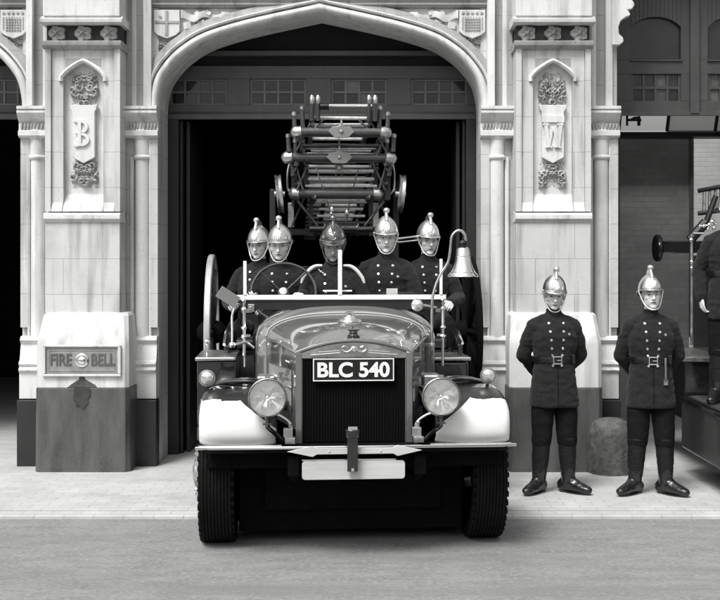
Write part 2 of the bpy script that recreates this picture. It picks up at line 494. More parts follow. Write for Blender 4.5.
    if letter == 'B':
        def bowl(cz_, ro, ri, xo):
            n = 14; out = [(xo + ro[0] * math.sin(PI * k / n), cz_ + ro[1] * math.cos(PI * k / n)) for k in range(n + 1)]
            inn = [(xo + ri[0] * math.sin(PI * k / n), cz_ + ri[1] * math.cos(PI * k / n)) for k in range(n + 1)]
            for k in range(n):
                g.prism([out[k], out[k + 1], inn[k + 1], inn[k]], 'y', yf, yb)
        g.box(xc - .05, xc - .018, yf, yb, zc - .12, zc + .12)
        bowl(zc + .062, (.062, .062), (.034, .036), xc - .016)
        bowl(zc - .058, (.075, .064), (.045, .038), xc - .016)
        for zz in (.12, -.12):
            g.prism([(xc - .088, zc + zz * .93), (xc - .07, zc + zz * 1.08), (xc - .012, zc + zz), (xc - .018, zc + zz * .83), (xc - .06, zc + zz * .83)], 'y', yf + .002, yb)
        g.prism([(xc - .05, zc + .02), (xc - .075, zc + .005), (xc - .05, zc - .01)], 'y', yf + .002, yb)
    elif letter == 'W':
        # a tall narrow W with a heavy abacus and little feet
        for s in (-1, 1):
            g.prism([(xc + s * .088, zc + .075), (xc + s * .05, zc + .075), (xc + s * .030, zc - .125), (xc + s * .062, zc - .125)], 'y', yf, yb)
            g.prism([(xc + s * .03, zc - .125), (xc + s * .048, zc - .125), (xc + s * .012, zc + .06), (xc + s * .0, zc + .03)], 'y', yf + .002, yb)
            g.prism([(xc + s * .1, zc + .075), (xc + s * .035, zc + .075), (xc + s * .04, zc + .092), (xc + s * .09, zc + .1)], 'y', yf - .002, yb)
            g.prism([(xc + s * .075, zc - .125), (xc + s * .005, zc - .125), (xc + s * .015, zc - .14), (xc + s * .04, zc - .132), (xc + s * .07, zc - .142)], 'y', yf - .002, yb)
        g.box(xc - .105, xc + .105, yf + .004, yb + .001, zc + .103, zc + .165)
    if letter:
        sp(g, 'carved_letter', M['stone_plain'], sh, smooth=30)
    # pedestal: white upper part with sloping shoulders, dark granite plinth
    P = 10.95; x0, x1 = xc - .43 + pdx, xc + .43 + pdx
    zp, zsh, ztop = pz(388, 107.8), pz(345, 107.8), pz(313, 107.8)
    g = G()
    def ring(z, y0, ch, w=0):
        return [(x0 + ch - w, y0, z), (x1 - ch + w, y0, z), (x1 + w, y0 + ch, z), (x1 + w, 11.5, z), (x0 - w, 11.5, z), (x0 - w, y0 + ch, z)]
    g.loft([ring(zp, P, .035), ring(zsh, P, .035), ring(zsh + .05, P + .015, .035, -.005), ring(ztop - .03, P + .11, .04, -.03), ring(ztop - .008, P + .125, .045, -.045), ring(ztop, P + .15, .05, -.06)])
    sp(g, 'pedestal', M['stone_plain'], sh, smooth=25, bevel=.006)
    g = G()
    g.loft([[(p[0], p[1], p[2]) for p in ring(.0, P - .012, .04, .012)], [(p[0], p[1], p[2]) for p in ring(zp - .002, P - .006, .035, .006)]])
    sp(g, 'granite_plinth', M['granite'], sh, smooth=25, bevel=.006)
    # flanking jamb: base blocks, colonnettes, capitals
    for s in (-1, 1):
        g = G()
        X = lambda a, b: (min(xc + s * a, xc + s * b), max(xc + s * a, xc + s * b))
        a, b = X(.35, .655); g.box(a, b, 11.30, 11.419, pz(398, 104), pz(372, 104))
        a, b = X(.35, .655)
        zz = lambda y: pz(y, 104)
        g.prism([(11.29, zz(372)), (11.268, zz(369.5)), (11.29, zz(367)), (11.30, zz(366.2)), (11.275, zz(363.5)), (11.29, zz(361)), (11.31, zz(360)), (11.35, zz(344)), (11.335, zz(342.5)), (11.318, zz(340)), (11.335, zz(337)), (11.36, zz(336)), (11.418, zz(336)), (11.418, zz(372))], 'x', a, b)
        sp(g, 'jamb_base', M['stone_plain'], sh, smooth=25)
        g = G(); a, b = X(.36, .665); g.box(a, b, 11.25, 11.42, .0, pz(398, 104) - .012); a, b = X(.36, .67); 
        sp(g, 'jamb_plinth', M['granite_dark'], sh, bevel=.006)
        # colonnettes (3/4 round + thin one), full height to capital
        g = G()
        for cx, r in ((.505, .068), (.405, .022)):
            g.lathe([(r, zz(338)), (r, zz(157))], (xc + s * cx, 11.40, 0), n=28)
        g.lathe([(.013, zz(338)), (.013, zz(137))], (xc + s * .585, 11.372, 0), n=12)
        sp(g, 'colonnette', M['stone_plain'], sh)
        g = G()
        for z_, hh, rr in ((157, 2.4, .085),):
            g.lathe([(.07, zz(z_ + 3)), (rr, zz(z_ + 1.4)), (rr + .004, zz(z_)), (rr - .006, zz(z_ - 1.5)), (.07, zz(z_ - 2.5))], (xc + s * .505, 11.40, 0), n=28)
        # bell and abacus
        g.lathe([(.072, zz(155)), (.075, zz(140)), (.095, zz(137)), (.1, zz(134)), (.1, zz(131)), (.09, zz(130)), (.085, zz(123)), (.11, zz(121))], (xc + s * .505, 11.40, 0), n=28)
        a, b = X(.352, .668)
        g.prism([(11.33, zz(138)), (11.30, zz(136)), (11.30, zz(131.5)), (11.325, zz(130.5)), (11.33, zz(123)), (11.285, zz(119)), (11.25, zz(114)), (11.25, zz(112)), (11.28, zz(111)), (11.25, zz(110)), (11.25, zz(107.5)), (11.28, zz(106.8)), (11.418, zz(106.5)), (11.418, zz(138))], 'x', a, b)
        sp(g, 'capital', M['stone_plain'], sh, smooth=25)
        g = G()
        n = 9
        for k in range(n):
            cx = xc + s * (.365 + .29 * (k + .5) / n)
            g.ell((cx, 11.318, zz(126.8)), (.013, .016, .034), n=10, m=8)
            g.ell((cx + .012, 11.322, zz(125)), (.006, .012, .02), n=8, m=6)
        sp(g, 'capital_leaves', M['stone_carved'], sh)
        # upper shaft beside the spandrel
        g = G(); a, b = X(.355, .53); g.box(a, b, 11.375, 11.418, zz(106), 8.5)
        a, b = X(.533, .66)
        sp(g, 'upper_shaft', M['stone_grey'], sh, smooth=0)
        g = G(); g.lathe([(.05, zz(106)), (.05, 6.2)], (xc + s * .43, 11.42, 0), n=24)
        a, b = X(.533, .60); g.prism([(a, 11.30), (b, 11.33), (b, 11.418), (a, 11.418)] if s > 0 else [(a, 11.33), (b, 11.30), (b, 11.418), (a, 11.418)], 'z', zz(106), 6.2)
        sp(g, 'upper_moulding', M['stone_plain'], sh, smooth=25)
    return sh

pl = pier(PL, 'B', 11, .035)
pr = pier(PR, 'W', 23)
pier(PL - 4.43, '', 31)
pier(PR + 4.43, '', 41)

# arch curve: half-profile measured from the opening
HP = [(1.5555, 0), (1.545, .12), (1.505, .27), (1.42, .40), (1.30, .52), (1.10, .645), (.80, .745), (.45, .83), (0, .925)]
def arch_pts(bx):
    r = rail([(x, z, 0) for x, z in HP], 6)
    right = [(bx + p.x, SPR + p.y) for p in r]
    left = [(2 * bx - x, z) for x, z in right[:-1]]
    return left + right[::-1]                      # left spring -> apex -> right spring
def arch(bx, label, mark):
    pts = arch_pts(bx); nrm = []
    for i in range(len(pts)):
        a = Vector(pts[max(i - 1, 0)]); b = Vector(pts[min(i + 1, len(pts) - 1)])
        t = (b - a).normalized(); nrm.append(Vector((-t.y, t.x)))
    mid = len(pts) // 2
    nrm[mid] = Vector((0, 1.05))
    def sweep(prof):
        g = G()
        g.loft([[(p[0] + n_.x * q, y_, p[1] + n_.y * q) for q, y_ in prof] for p, n_ in zip(pts, nrm)], closed=False, cap=False)
        return g
    roll = [(0, 11.9), (0, 11.46), (.004, 11.42)] + [(.012 + .035 - .043 * math.cos(PI * k / 8), 11.36 + .05 - .07 * math.sin(PI * k / 8)) for k in range(9)]
    roll += [(.094, 11.40), (.097, 11.37), (.10, 11.345), (.112, 11.338), (.122, 11.35)]
    ar = sp(sweep(roll), 'arch', M['stone_plain'], smooth=45)
    tag(ar, label)
    sp(sweep([(.121, 11.351), (.150, 11.375), (.185, 11.385), (.20, 11.42)]), 'hood_band', M['stone_grey'], ar, smooth=45)
    ztop = pz(7, 104)
    g = G()
    for i in range(len(pts) - 1):
        if i == mid: sp(g, 'spandrel_panel', M['stone_plain'], ar, smooth=0); g = G()
        (ax, az), (bx_, bz) = [(p[0] + n_.x * .19, p[1] + n_.y * .19) for p, n_ in ((pts[i], nrm[i]), (pts[i + 1], nrm[i + 1]))]
        if min(az, bz) >= ztop or abs(ax - bx) > 1.66 and abs(bx_ - bx) > 1.66: continue
        az = min(az, ztop); bz = min(bz, ztop)
        g.add([(ax, 11.44, az), (bx_, 11.44, bz), (bx_, 11.44, ztop + .01), (ax, 11.44, ztop + .01)], [(0, 1, 2, 3)])
    g.add([(bx - 1.7, 11.442, SPR), (bx - 1.5, 11.442, SPR), (bx - 1.5, 11.442, ztop), (bx - 1.7, 11.442, ztop)], [(0, 1, 2, 3)]) if False else None
    sp(g, 'spandrel_panel', M['stone_plain'], ar, smooth=0)
    # frame mouldings and wall over the arch
    g = G()
    W = 4.43 / 2 - .66 + .06
    g.box(bx - W - .0, bx + W, 11.43, 11.9, pz(-4, 104), 8.5)
    g.prism([(11.35, pz(-4, 104)), (11.345, pz(-1, 104)), (11.37, pz(2, 104)), (11.365, pz(4, 104)), (11.40, pz(6, 104)), (11.44, pz(7, 104)), (11.6, pz(7, 104)), (11.6, pz(-4, 104))], 'x', bx - W, bx + W)
    sp(g, 'frame_moulding', M['stone_grey'], ar, smooth=20)
    for s in (-1, 1):
        cx = bx + s * 1.475; yb = 11.44
        z1, z0 = pz(9, 104), pz(38, 104)
        g = G(); w = .125
        g.prism([(cx - w, z1), (cx + w, z1), (cx + w, z0 + .07), (cx + w * .7, z0 + .035), (cx, z0), (cx - w * .7, z0 + .035), (cx - w, z0 + .07)], 'y', yb - .055, yb)
        sp(g, 'carved_shield', M['stone_plain'], ar, bevel=.006)
        g = G(); yf = yb - .064
        if s < 0:                                                  # cross shield
            g.box(cx - .012, cx + .012, yf, yf + .012, z0 + .035, z1 - .01); g.box(cx - w + .01, cx + w - .01, yf + .001, yf + .012, z0 + .15, z0 + .172)
            g.prism([(cx - .07, z1 - .06), (cx - .05, z1 - .06), (cx - .055, z1 - .09)], 'y', yf, yf + .012)
            g.prism([(cx - .08, z1 - .055), (cx - .068, z1 - .055), (cx - .062, z1 - .085)], 'y', yf, yf + .012)
        else:                                                      # portcullis shield
            for k in range(6): g.box(cx - .07 + k * .026, cx - .062 + k * .026, yf, yf + .012, z0 + .07, z1 - .07)
            for k in range(5): g.box(cx - .075, cx + .078, yf + .001, yf + .012, z0 + .08 + k * .026, z0 + .087 + k * .026)
            for k in (-1, 1): g.box(cx + k * .095 - .004, cx + k * .095 + .004, yf, yf + .012, z0 + .09, z1 - .07)
            for k in range(5): g.lathe([(.008, 0), (.016, .003), (.016, .01), (.008, .014)], (cx - .09 + k * .045, yf + .014, z1 - .032), RX, 10)
        sp(g, 'shield_charge', M['stone_carved'], ar)
        # flying ribbon
        g = G(); rings = []
        for k in range(70):
            t = k / 69
            x = cx - s * (.135 + .66 * t); zc = (z1 - .060) + .012 * t + .024 * math.sin(t * 19 + 1) * (1 - .6 * t)
            wd = .040 * (1 - .72 * t); dy = .022 * math.cos(t * 19 + 1)
            rings.append([(x, yb - .040 - dy, zc + wd), (x, yb - .045 - dy, zc), (x, yb - .040 - dy, zc - wd), (x, yb - .001, zc - wd), (x, yb - .001, zc + wd)])
        g.loft(rings)
        for xx, zz_, ww, hh, a_ in ((.20, -.145, .035, .032, .2), (.30, -.03, .03, .02, -.5), (.335, -.125, .035, .026, .3), (.45, -.10, .03, .02, .3), (.40, -.025, .03, .018, -.5), (.55, -.03, .02, .012, -.4)):
            g.cbox((cx - s * xx, yb - .015, z1 + zz_), (ww * 2, .05, hh * 2), Matrix.Rotation(s * a_, 3, 'Y') @ Matrix.Rotation(.25 * s, 3, 'Z'))
        sp(g, 'carved_ribbon', M['stone_plain'], ar, smooth=30)
        g = G()
        relief(g, cx - .1, cx + .1, z0 - .1, z0 + .06, yb + .0, foliage_h(5 + s, .045, 8, .85), 40, 36, .01)
        sp(g, 'carved_foliage', M['stone_carved'], ar)
    return ar
arch(BAY, 'pointed stone arch over the central bay', 0)
arch(BAY - 4.43, 'pointed stone arch over the left bay', 0)

# right-hand bay: straight jamb, cusped head
RB = BAY + 4.43
g = G(); z = lambda y: pz(y, 104)
cusp = [(RB - 1.62, z(46)), (RB - 1.555, z(46)), (RB - 1.525, z(44)), (RB - 1.51, z(42)), (RB - 1.52, z(38)), (RB - 1.555, z(35)), (RB - 1.56, z(28)), (RB - 1.54, z(22)), (RB - 1.49, z(18)), (RB - 1.455, z(17)), (RB - 1.445, z(15)), (RB - 1.475, z(11)),
        (RB - 1.43, z(10)), (RB - 1.405, z(6)), (RB - 1.42, z(2)), (RB - 1.46, z(0)), (RB - 1.48, z(-6)), (RB - 1.45, z(-12)), (RB - 1.38, z(-16)), (RB - 1.34, z(-22)), (RB - 1.36, 6.2), (RB - 1.62, 6.2)]
g.prism([(2 * RB - x, q) for x, q in cusp], 'y', 11.30, 11.44); sp(g, 'cusped_arch_edge', M['stone_plain'], smooth=40, bevel=.01)
g = G(); g.prism(cusp, 'y', 11.30, 11.44)
cu = sp(g, 'cusped_arch_edge', M['stone_plain'], smooth=40, bevel=.01)
g = G(); g.box(RB - 1.7, RB + 1.7, 11.44, 11.9, 5.2, 6.2); sp(g, 'lintel_wall', M['stone'], smooth=0)

# transoms with small-paned lights
M['mullion'] = mat('pale_brown_mullions', .15, .5, var=.15)
def transom(bx, z0, z1, wins, py, lights, frame_m, glass_m, name='door_transom'):
    g = G()
    x0, x1 = bx - HALF - .05, bx + HALF + .05
    zs = [z0 + .0, z0 + .13, z1 - .13, z1]
    g.box(x0, x1, py, py + .08, zs[0], zs[1]); g.box(x0, x1, py, py + .08, zs[2], zs[3])
    last = x0
    for (a, b) in wins:
        g.box(last, a, py, py + .08, zs[1], zs[2]); last = b
    g.box(last, x1, py, py + .08, zs[1], zs[2])
    g.prism([(py - .05, z0 - .02), (py - .05, z0 + .03), (py - .01, z0 + .06), (py, z0 + .06), (py, z0 - .02)], 'x', x0, x1)
    g.prism([(py - .03, z1 + .10), (py - .03, z1 + .15), (py + .08, z1 + .16), (py + .08, z1 + .1)], 'x', x0, x1)
    t = sp(g, name, frame_m, smooth=20, bevel=.004)
    for (a, b) in wins:
        g = G(); w = b - a; h = zs[2] - zs[1]
        g.box(a + .001, b - .001, py + .03, py + .055, zs[1], zs[1] + .02); g.box(a + .001, b - .001, py + .03, py + .055, zs[2] - .02, zs[2])
        for k in range(5): g.box(a + (w - .02) * k / 4, a + (w - .02) * k / 4 + .02, py + .028, py + .056, zs[1] + .02, zs[2] - .02)
        g.box(a + .02, b - .02, py + .026, py + .057, (zs[1] + zs[2]) / 2 - .01, (zs[1] + zs[2]) / 2 + .01)
        f = sp(g, 'window', M['mullion'], t, smooth=0)
        # panes, one of them dusty
        g = G(); rr = random.Random(int(a * 100))
        for k in range(4):
            for j in range(2):
                m_ = 1 if rr.random() < lights else 0
                xa = a + .02 + (w - .02) * k / 4
                za = zs[1] + .02 + j * (h - .02) / 2
                g.box(xa, xa + w / 4 - .025, py + .04 + rr.uniform(0, .004), py + .048, za, za + h / 2 - .03, m_)
        sp(g, 'window_pane', [glass_m, M['glass_grey']], t, smooth=0)
    return t
def wx(px, s=98.3): return (px - 378) / s
TZ0, TZ1 = pz(118, 98.3), pz(66, 98.3)
M['timber_lit'] = mat('lit_painted_timber', .078, .5, var=.15, scale=8, stretch=(1, 1, .3))  # lighter copy of the timber, daylight on the central transom put into colour
wn = [(wx(170), wx(227)), (wx(250), wx(306)), (wx(331), wx(387)), (wx(411), wx(467))]
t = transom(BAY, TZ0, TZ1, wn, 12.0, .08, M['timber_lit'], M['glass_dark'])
transom(BAY - 4.43, TZ0, TZ1, [(a - 4.43, b - 4.43) for a, b in wn], 12.0, .05, M['timber'], M['glass_dark'])
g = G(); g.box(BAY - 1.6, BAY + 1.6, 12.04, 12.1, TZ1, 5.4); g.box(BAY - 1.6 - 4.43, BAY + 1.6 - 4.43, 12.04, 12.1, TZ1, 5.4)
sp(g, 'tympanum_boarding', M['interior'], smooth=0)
for bx in (BAY, BAY - 4.43):
    for s in (-1, 1):
        g = G()
        cx = bx + s * (HALF - .0)
        a, b = sorted((cx - s * .10, cx + s * .02)); g.box(a, b, 11.95, 12.2, .03, TZ0 - .02)
        a, b = sorted((cx - s * .13, cx - s * .103)); g.box(a, b, 12.02, 12.9, .03, TZ0 - .02)     # folded door leaf edge
        a, b = sorted((cx - s * .19, cx - s * .15)); g.box(a, b, 12.12, 13.0, .03, TZ0 - .02)
        sp(g, 'door_frame', M['timber_dark'], smooth=0, bevel=.006)
g = G(); p = at(164, 199, 11.94); g.tube([(p.x, p.y - .03, p.z + .012), (p.x, p.y - .05, p.z), (p.x, p.y - .04, p.z - .02), (p.x + .008, p.y - .02, p.z - .02)], .004, 8)
g.lathe([(.014, 0), (.014, .012)], (p.x, p.y + .012, p.z), RX, 14)
sp(g, 'door_catch', M['chrome'])
# right bay transom: big shaped lights over small panes
rx = lambda px: (px - 378) * 11.9 / 1180
g = G(); zt = lambda py: pz(py, 99.2)
x0, x1 = RB - HALF - .04, RB + HALF + .04
bays = [(rx(631), rx(681)), (rx(708), rx(758)), (rx(785), rx(835))]
zs = [zt(114), zt(101), zt(74), zt(60), zt(17), 5.2]
PYR = 11.9
for a, b in ((zs[0], zs[1]), (zs[2], zs[3])): g.box(x0, x1, PYR, PYR + .08, a, b)
last = x0
for a, b in bays:
    g.box(last, a, PYR, PYR + .08, zs[1], zs[2]); g.box(last, a, PYR + .001, PYR + .08, zs[3], zs[5])
    # shaped head
    pl_ = [(a + (b - a) * k / 12, zs[4] - (.10 * abs(k / 6 - 1) ** 2.5)) for k in range(13)]
    for k in range(12):
        g.prism([pl_[k], pl_[k + 1], (pl_[k + 1][0], zs[5]), (pl_[k][0], zs[5])], 'y', PYR + .001, PYR + .08)
    last = b
g.box(last, x1, PYR, PYR + .08, zs[1], zs[2]); g.box(last, x1, PYR + .001, PYR + .08, zs[3], zs[5])
for mx in (rx(694), rx(771)): g.box(mx - .045, mx + .045, PYR - .04, PYR - .001, zs[0], zs[5])
g.box(x0, x1, PYR - .03, PYR - .001, zs[0] - .02, zs[0] + .02)
for a, b in bays: g.box(a - .01, b + .01, PYR - .02, PYR - .001, zs[3] - .015, zs[3] + .0)
tr = sp(g, 'door_transom', M['timber'], smooth=20, bevel=.004)
for a, b in bays:
    g = G(); w = b - a; h = zs[2] - zs[1]
    for k in range(5): g.box(a + (w - .025) * k / 4, a + (w - .025) * k / 4 + .025, PYR + .02, PYR + .055, zs[1], zs[2])
    g.box(a + .025, b - .025, PYR + .018, PYR + .056, (zs[1] + zs[2]) / 2 - .014, (zs[1] + zs[2]) / 2 + .014)
    sp(g, 'window', M['timber'], tr, smooth=0)
    g = G(); rr = random.Random(int(a * 77))
    for k in range(4):
        for j in range(2):
            g.box(a + .026 + (w - .025) * k / 4, a + (w - .025) * (k + 1) / 4, PYR + .04, PYR + .045, zs[1] + (.001 if j == 0 else h / 2 + .015), zs[1] + (h / 2 - .015 if j == 0 else h), 1 if rr.random() < .55 else 0)
    sp(g, 'window_pane', [M['glass_dark'], M['glass_grey']], tr, smooth=0)
    g = G(); g.box(a, b, PYR + .05, PYR + .055, zs[3], zs[4]); sp(g, 'window_pane', M['glass_dark'], tr, smooth=0)
# folded door leaf in right bay
g = G(); g.box(RB - HALF + .0, RB - HALF + .09, 11.95, 12.15, .03, zs[0] - .03); g.box(RB - HALF + .10, RB - HALF + .15, 12.0, 13.2, .03, zs[0] - .03)
sp(g, 'door_frame', M['timber_dark'], smooth=0, bevel=.006)

# interior shell: dividing walls, back walls, ceiling, roof and side walls
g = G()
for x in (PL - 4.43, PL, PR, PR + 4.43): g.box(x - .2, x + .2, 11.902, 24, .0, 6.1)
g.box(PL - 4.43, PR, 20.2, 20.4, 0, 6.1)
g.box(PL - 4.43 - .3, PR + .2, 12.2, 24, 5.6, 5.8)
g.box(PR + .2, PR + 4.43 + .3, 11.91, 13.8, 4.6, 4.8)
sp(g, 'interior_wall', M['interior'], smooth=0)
g = G(); g.box(PL - 4.43 - .66, PR + 4.43 + .66, 11.902, 24.2, 6.2, 6.35); 
g.v = [(p[0], p[1] if p[1] < 20 else 13.8 if p[0] > 0 else p[1], p[2]) for p in g.v] if False else g.v
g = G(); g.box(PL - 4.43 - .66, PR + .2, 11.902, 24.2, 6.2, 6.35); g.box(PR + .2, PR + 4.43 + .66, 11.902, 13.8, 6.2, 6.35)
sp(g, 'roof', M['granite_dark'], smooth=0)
# yard wall seen through right bay, below a sloping glazed roof
bw0 = (620 - 378) * 15.5 / 1180; bw1 = (689 - 378) * 15.5 / 1180
g = G(); g.box(PR + .201, bw1, 15.5, 15.9, 0, 3.62); sp(g, 'brick_wall', M['brick'], smooth=0)
g = G(); g.box(bw1 - .3, PR + 4.43 + .2, 19.0, 19.3, 0, 4.0); sp(g, 'pale_brick_wall', M['pale_brick'], smooth=0)
g = G(); g.box(bw1 + .003, bw1 + .05, 15.45, 15.9, 1.0, 3.62); sp(g, 'brick_pier_edge', M['stone_grey'], smooth=0)
# sloping glazing: lower edge nearer the back
g = G()
zA, zB = pz(130.5, 1180 / 15.2), pz(112, 1180 / 13.9)
nb = 7; xs = [PR + .21 + k * .62 for k in range(nb + 1)]
for k in range(nb):
    g.add([(xs[k] + .02, 15.2, zA), (xs[k + 1] - .02, 15.2, zA), (xs[k + 1] - .02, 14.85, 4.35), (xs[k] + .02, 14.85, 4.35)], [(0, 1, 2, 3)])
sk = sp(g, 'skylight', M['roof_glass'], smooth=0)
g = G()
for k in range(nb + 1):
    g.tube([(xs[k], 15.2, zA - .01), (xs[k], 14.85, 4.35)], .024, 4)
g.box(PR + .2, PR + 4.6, 15.2, 15.49, zA - .08, zA - .02); g.box(PR + .2, PR + 4.6, 13.76, 13.8, zB - .03, 6.2)
sp(g, 'glazing_bar', M['black_dull'], sk, smooth=0)
g = G(); p = at(632, 120, 12.5); g.box(p.x - .06, p.x + .1, 12.5, 12.52, p.z - .012, p.z + .012); g.box(p.x - .06, p.x - .04, 12.498, 12.522, p.z - .06, p.z + .06); g.box(p.x + .06, p.x + .09, 12.498, 12.522, p.z - .06, p.z + .04); g.box(p.x-.02,p.x+.03,12.3,12.5,p.z-.01,p.z+.01)
sp(g, 'door_bracket', M['black_dull'], smooth=0)

# fire bell call plate on left pedestal
cx = PL + .035 + .0; P = 10.95
zc = pz(360.5, 107.8); w = .335; h = .125
g = G()
# moulded sunk frame built proud of pedestal
for (a, b, c, d) in ((-w - .03, w + .03, h, h + .022), (-w - .03, w + .03, -h - .022, -h), (-w - .03, -w, -h, h), (w, w + .03, -h, h)):
    g.box(cx + a, cx + b, P - .03, P - .001, zc + c, zc + d)
fb = sp(g, 'fire_bell_plate', M['stone_plain'], pl, smooth=0, bevel=.008)
g = G(); g.box(cx - w + .001, cx + w - .001, P - .008, P - .0005, zc - h + .001, zc + h - .001)
for a, b, c, d in ((-w + .025, w - .025, h - .035, h - .027), (-w + .025, w - .025, -h + .027, -h + .035), (-w + .025, -w + .033, -h + .035, h - .035), (w - .033, w - .025, -h + .035, h - .035)):
    g.box(cx + a, cx + b, P - .013, P - .008, zc + c, zc + d)
sp(g, 'sign_plate', M['bronze_plate'], pl, smooth=0, bevel=.002)
for txt, px_ in (('FIRE', -.195), ('BELL', .195)):
    gg = text_geo(txt, .155, .004, .72, .003)
    gg.xf(Matrix.Translation((cx + px_, P - .011, zc + .002)) @ RX.to_4x4())
    sp(gg, 'sign_lettering', M['sign_letter'], pl, smooth=0)
g = G(); g.lathe([(.062, 0), (.062, .008), (.052, .014), (.05, .006), (.035, .006), (.033, .02), (.018, .028), (.001, .03)], (cx + .0, P - .0085, zc + .002), RX, 32)
sp(g, 'bell_pull', M['chrome'], pl)
g = G(); zpl = pz(388, 107.8); sx_ = cx - .0
g.prism([(sx_ - .012, zpl + .16), (sx_ + .01, zpl + .16), (sx_ + .03, zpl + .08), (sx_ + .12, zpl + .03), (sx_ + .14, zpl + .003), (sx_ - .14, zpl + .003), (sx_ - .1, zpl + .035), (sx_ - .03, zpl + .08)], 'y', P - .0025, P + .002)
sp(g, 'water_stain', M['granite'], pl, smooth=0)
M['granite_wet'] = mat('damp_granite', .045, .3, var=.3, scale=9)
g = G(); st_ = rail([(-.075, -.004, 0), (-.07, -.05, 0), (-.082, -.10, 0), (-.06, -.135, 0), (-.05, -.17, 0), (-.015, -.165, 0), (.01, -.20, 0), (.035, -.165, 0), (.06, -.14, 0), (.055, -.10, 0), (.08, -.06, 0), (.072, -.004, 0)], 5)
g.prism([(sx_ + q.x, zpl + q.y) for q in st_], 'y', P - .0150, P - .005)
sp(g, 'water_stain', M['granite_wet'], pl, smooth=0)

# buildings over the road (what the polished metal mirrors)
def opposite(x0, x1, h, label):
    b = empty('terraced_building', ((x0 + x1) / 2, -19, 0)); tag(b, label, 'building')
    W = (x1 - x0) / 2
    g = G(); g.box(-W, W, -8, 0, 0, h); g.obj('wall', M['stone_grey'], b, smooth=0)
    g = G(); g.box(-W, W, .001, .25, h - .5, h - .1); g.obj('cornice', M['stone'], b, smooth=0)
    n = int(2 * W / 2.2)
    for f in range(int(h / 3.4)):
        for k in range(n):
            cx_ = -W + 2 * W * (k + .5) / n
            g = G(); g.box(cx_ - .5, cx_ + .5, .002, .05, 1.0 + f * 3.4, 2.9 + f * 3.4); g.obj('window', M['glass_dark'], b, smooth=0)
opposite(-30, -9, 7.5, 'tall sooty building over the road, mirrored left in the polished metal')
opposite(-8.5, 6, 5.6, 'lower building over the road, mirrored mid bonnet')
opposite(6.2, 30, 8, 'tallest building over the road, mirrored right in the polished metal')

# ------------------------------------------------------------------ granite bollard
p = at(606, 475, 10.85)
g = G()
B = Matrix.Identity(4)
prof = [(.0, 0), (.20, 0), (.205, .05), (.20, .25), (.195, .36), (.185, .42), (.15, .475), (.10, .50), (.0, .51)]
g.lathe([(max(r, .001), z_) for r, z_ in prof], (0, 0, 0), n=40)
for i, v in enumerate(g.v):
    q = Vector(v); k = 1 + .05 * noise.noise(q * 7)
    g.v[i] = (v[0] * k, v[1] * k, v[2])
bo = g.obj('bollard', M['cast_stone']); bo.location = (1.651 + .5, 10.93, .03)
tag(bo, 'squat round-topped pitted grey stone bollard between the two standing firemen', 'bollard')


# ------------------------------------------------------------------ the fire engine (local: x right, y to the rear, z up; origin under the front axle)
EX, EYW, EYAW = -.19, 8.5, R(4.4)
E = empty('fire_engine', (EX, EYW, 0), EYAW)
tag(E, 'open-topped fire engine with white-painted front wings and number plate BLC 540', 'fire engine')
EM = Matrix.Translation((EX, EYW, 0)) @ Matrix.Rotation(EYAW, 4, 'Z'); EMi = EM.inverted()
def el(px, py, yl):
    """engine-local point, at local y, measured at a photo pixel"""
    c, s = math.cos(EYAW), math.sin(EYAW); k = (px - 378) / 1180
    xl = (k * (EYW + yl * c) - EX + yl * s) / (c - k * s)
    d = EYW + xl * s + yl * c
    return Vector((xl, yl, EYE - (py - 264) * d / 1180))

# bonnet: radiator end narrow with a shallow crown, scuttle end wide and rounded
def bsec(hw, zs, zt, p, q, y, zb=.80, n=24, crown_n=1):
    pts = [(-hw, y, zb), (-hw, y, (zb + zs) / 2), (-hw, y, zs - .004)]
    for k in range(n + 1):
        t = -1 + 2 * k / n
        tt = math.copysign(1 - (1 - abs(t)) ** 1.35, t)
        pts.append((hw * tt, y, zs + (zt - zs) * max(0, 1 - abs(tt) ** p) ** (1 / q)))
    pts += [(hw, y, zs - .004), (hw, y, (zb + zs) / 2), (hw, y, zb)]
    return pts
secs = []
for k in range(15):
    t = k / 14
    s_ = t
    secs.append(bsec(.385 + .235 * t, 1.345 + .055 * t, float(np.interp(t, [0, .05, .1, .2, .3, .6, .85, 1], [1.425, 1.456, 1.482, 1.520, 1.535, 1.550, 1.562, 1.575])), 2 + .5 * t, 1.0 + 1.05 * t, -.28 + 1.0 * t))
g = G(); g.loft(secs, closed=False, cap=False)
bon = g.obj('bonnet', M['coachpaint'], E, smooth=40)
g = G()
g.tube([(0, -.285, 1.429), (0, -.18, 1.484), (0, -.08, 1.522), (0, .02, 1.537), (0, .32, 1.552), (0, .57, 1.564), (0, .72, 1.577)], .006, 8)
for s in (-1, 1):
    g.tube([(s * .390, -.28, 1.335), (s * .626, .72, 1.385)], .005, 6)
g.obj('bonnet_hinge', M['chrome'], bon)
for s in (-1, 1):                                       # side ventilation lids and catches
    g = G()
    ang = math.atan2(.235, 1.0)
    for k in range(13):
        y = -.1 + k * .055; x = .387 + .235 * (y + .28) + .004
        g.prism([(s * x, y), (s * (x + .014), y + .01), (s * (x + .006), y + .035), (s * (x + .0), y + .035)], 'z', .9, 1.2)
    g.obj('louvre', M['coachpaint'], bon, smooth=20)
    g = G(); x = .387 + .235 * .2
    g.tube([(s * (x + .01), -.1, 1.26), (s * (x + .035), -.08, 1.27), (s * (x + .04), -.02, 1.27), (s * (x + .03), .02, 1.26)], .008, 8)
    g.obj('bonnet_catch', M['chrome'], bon)
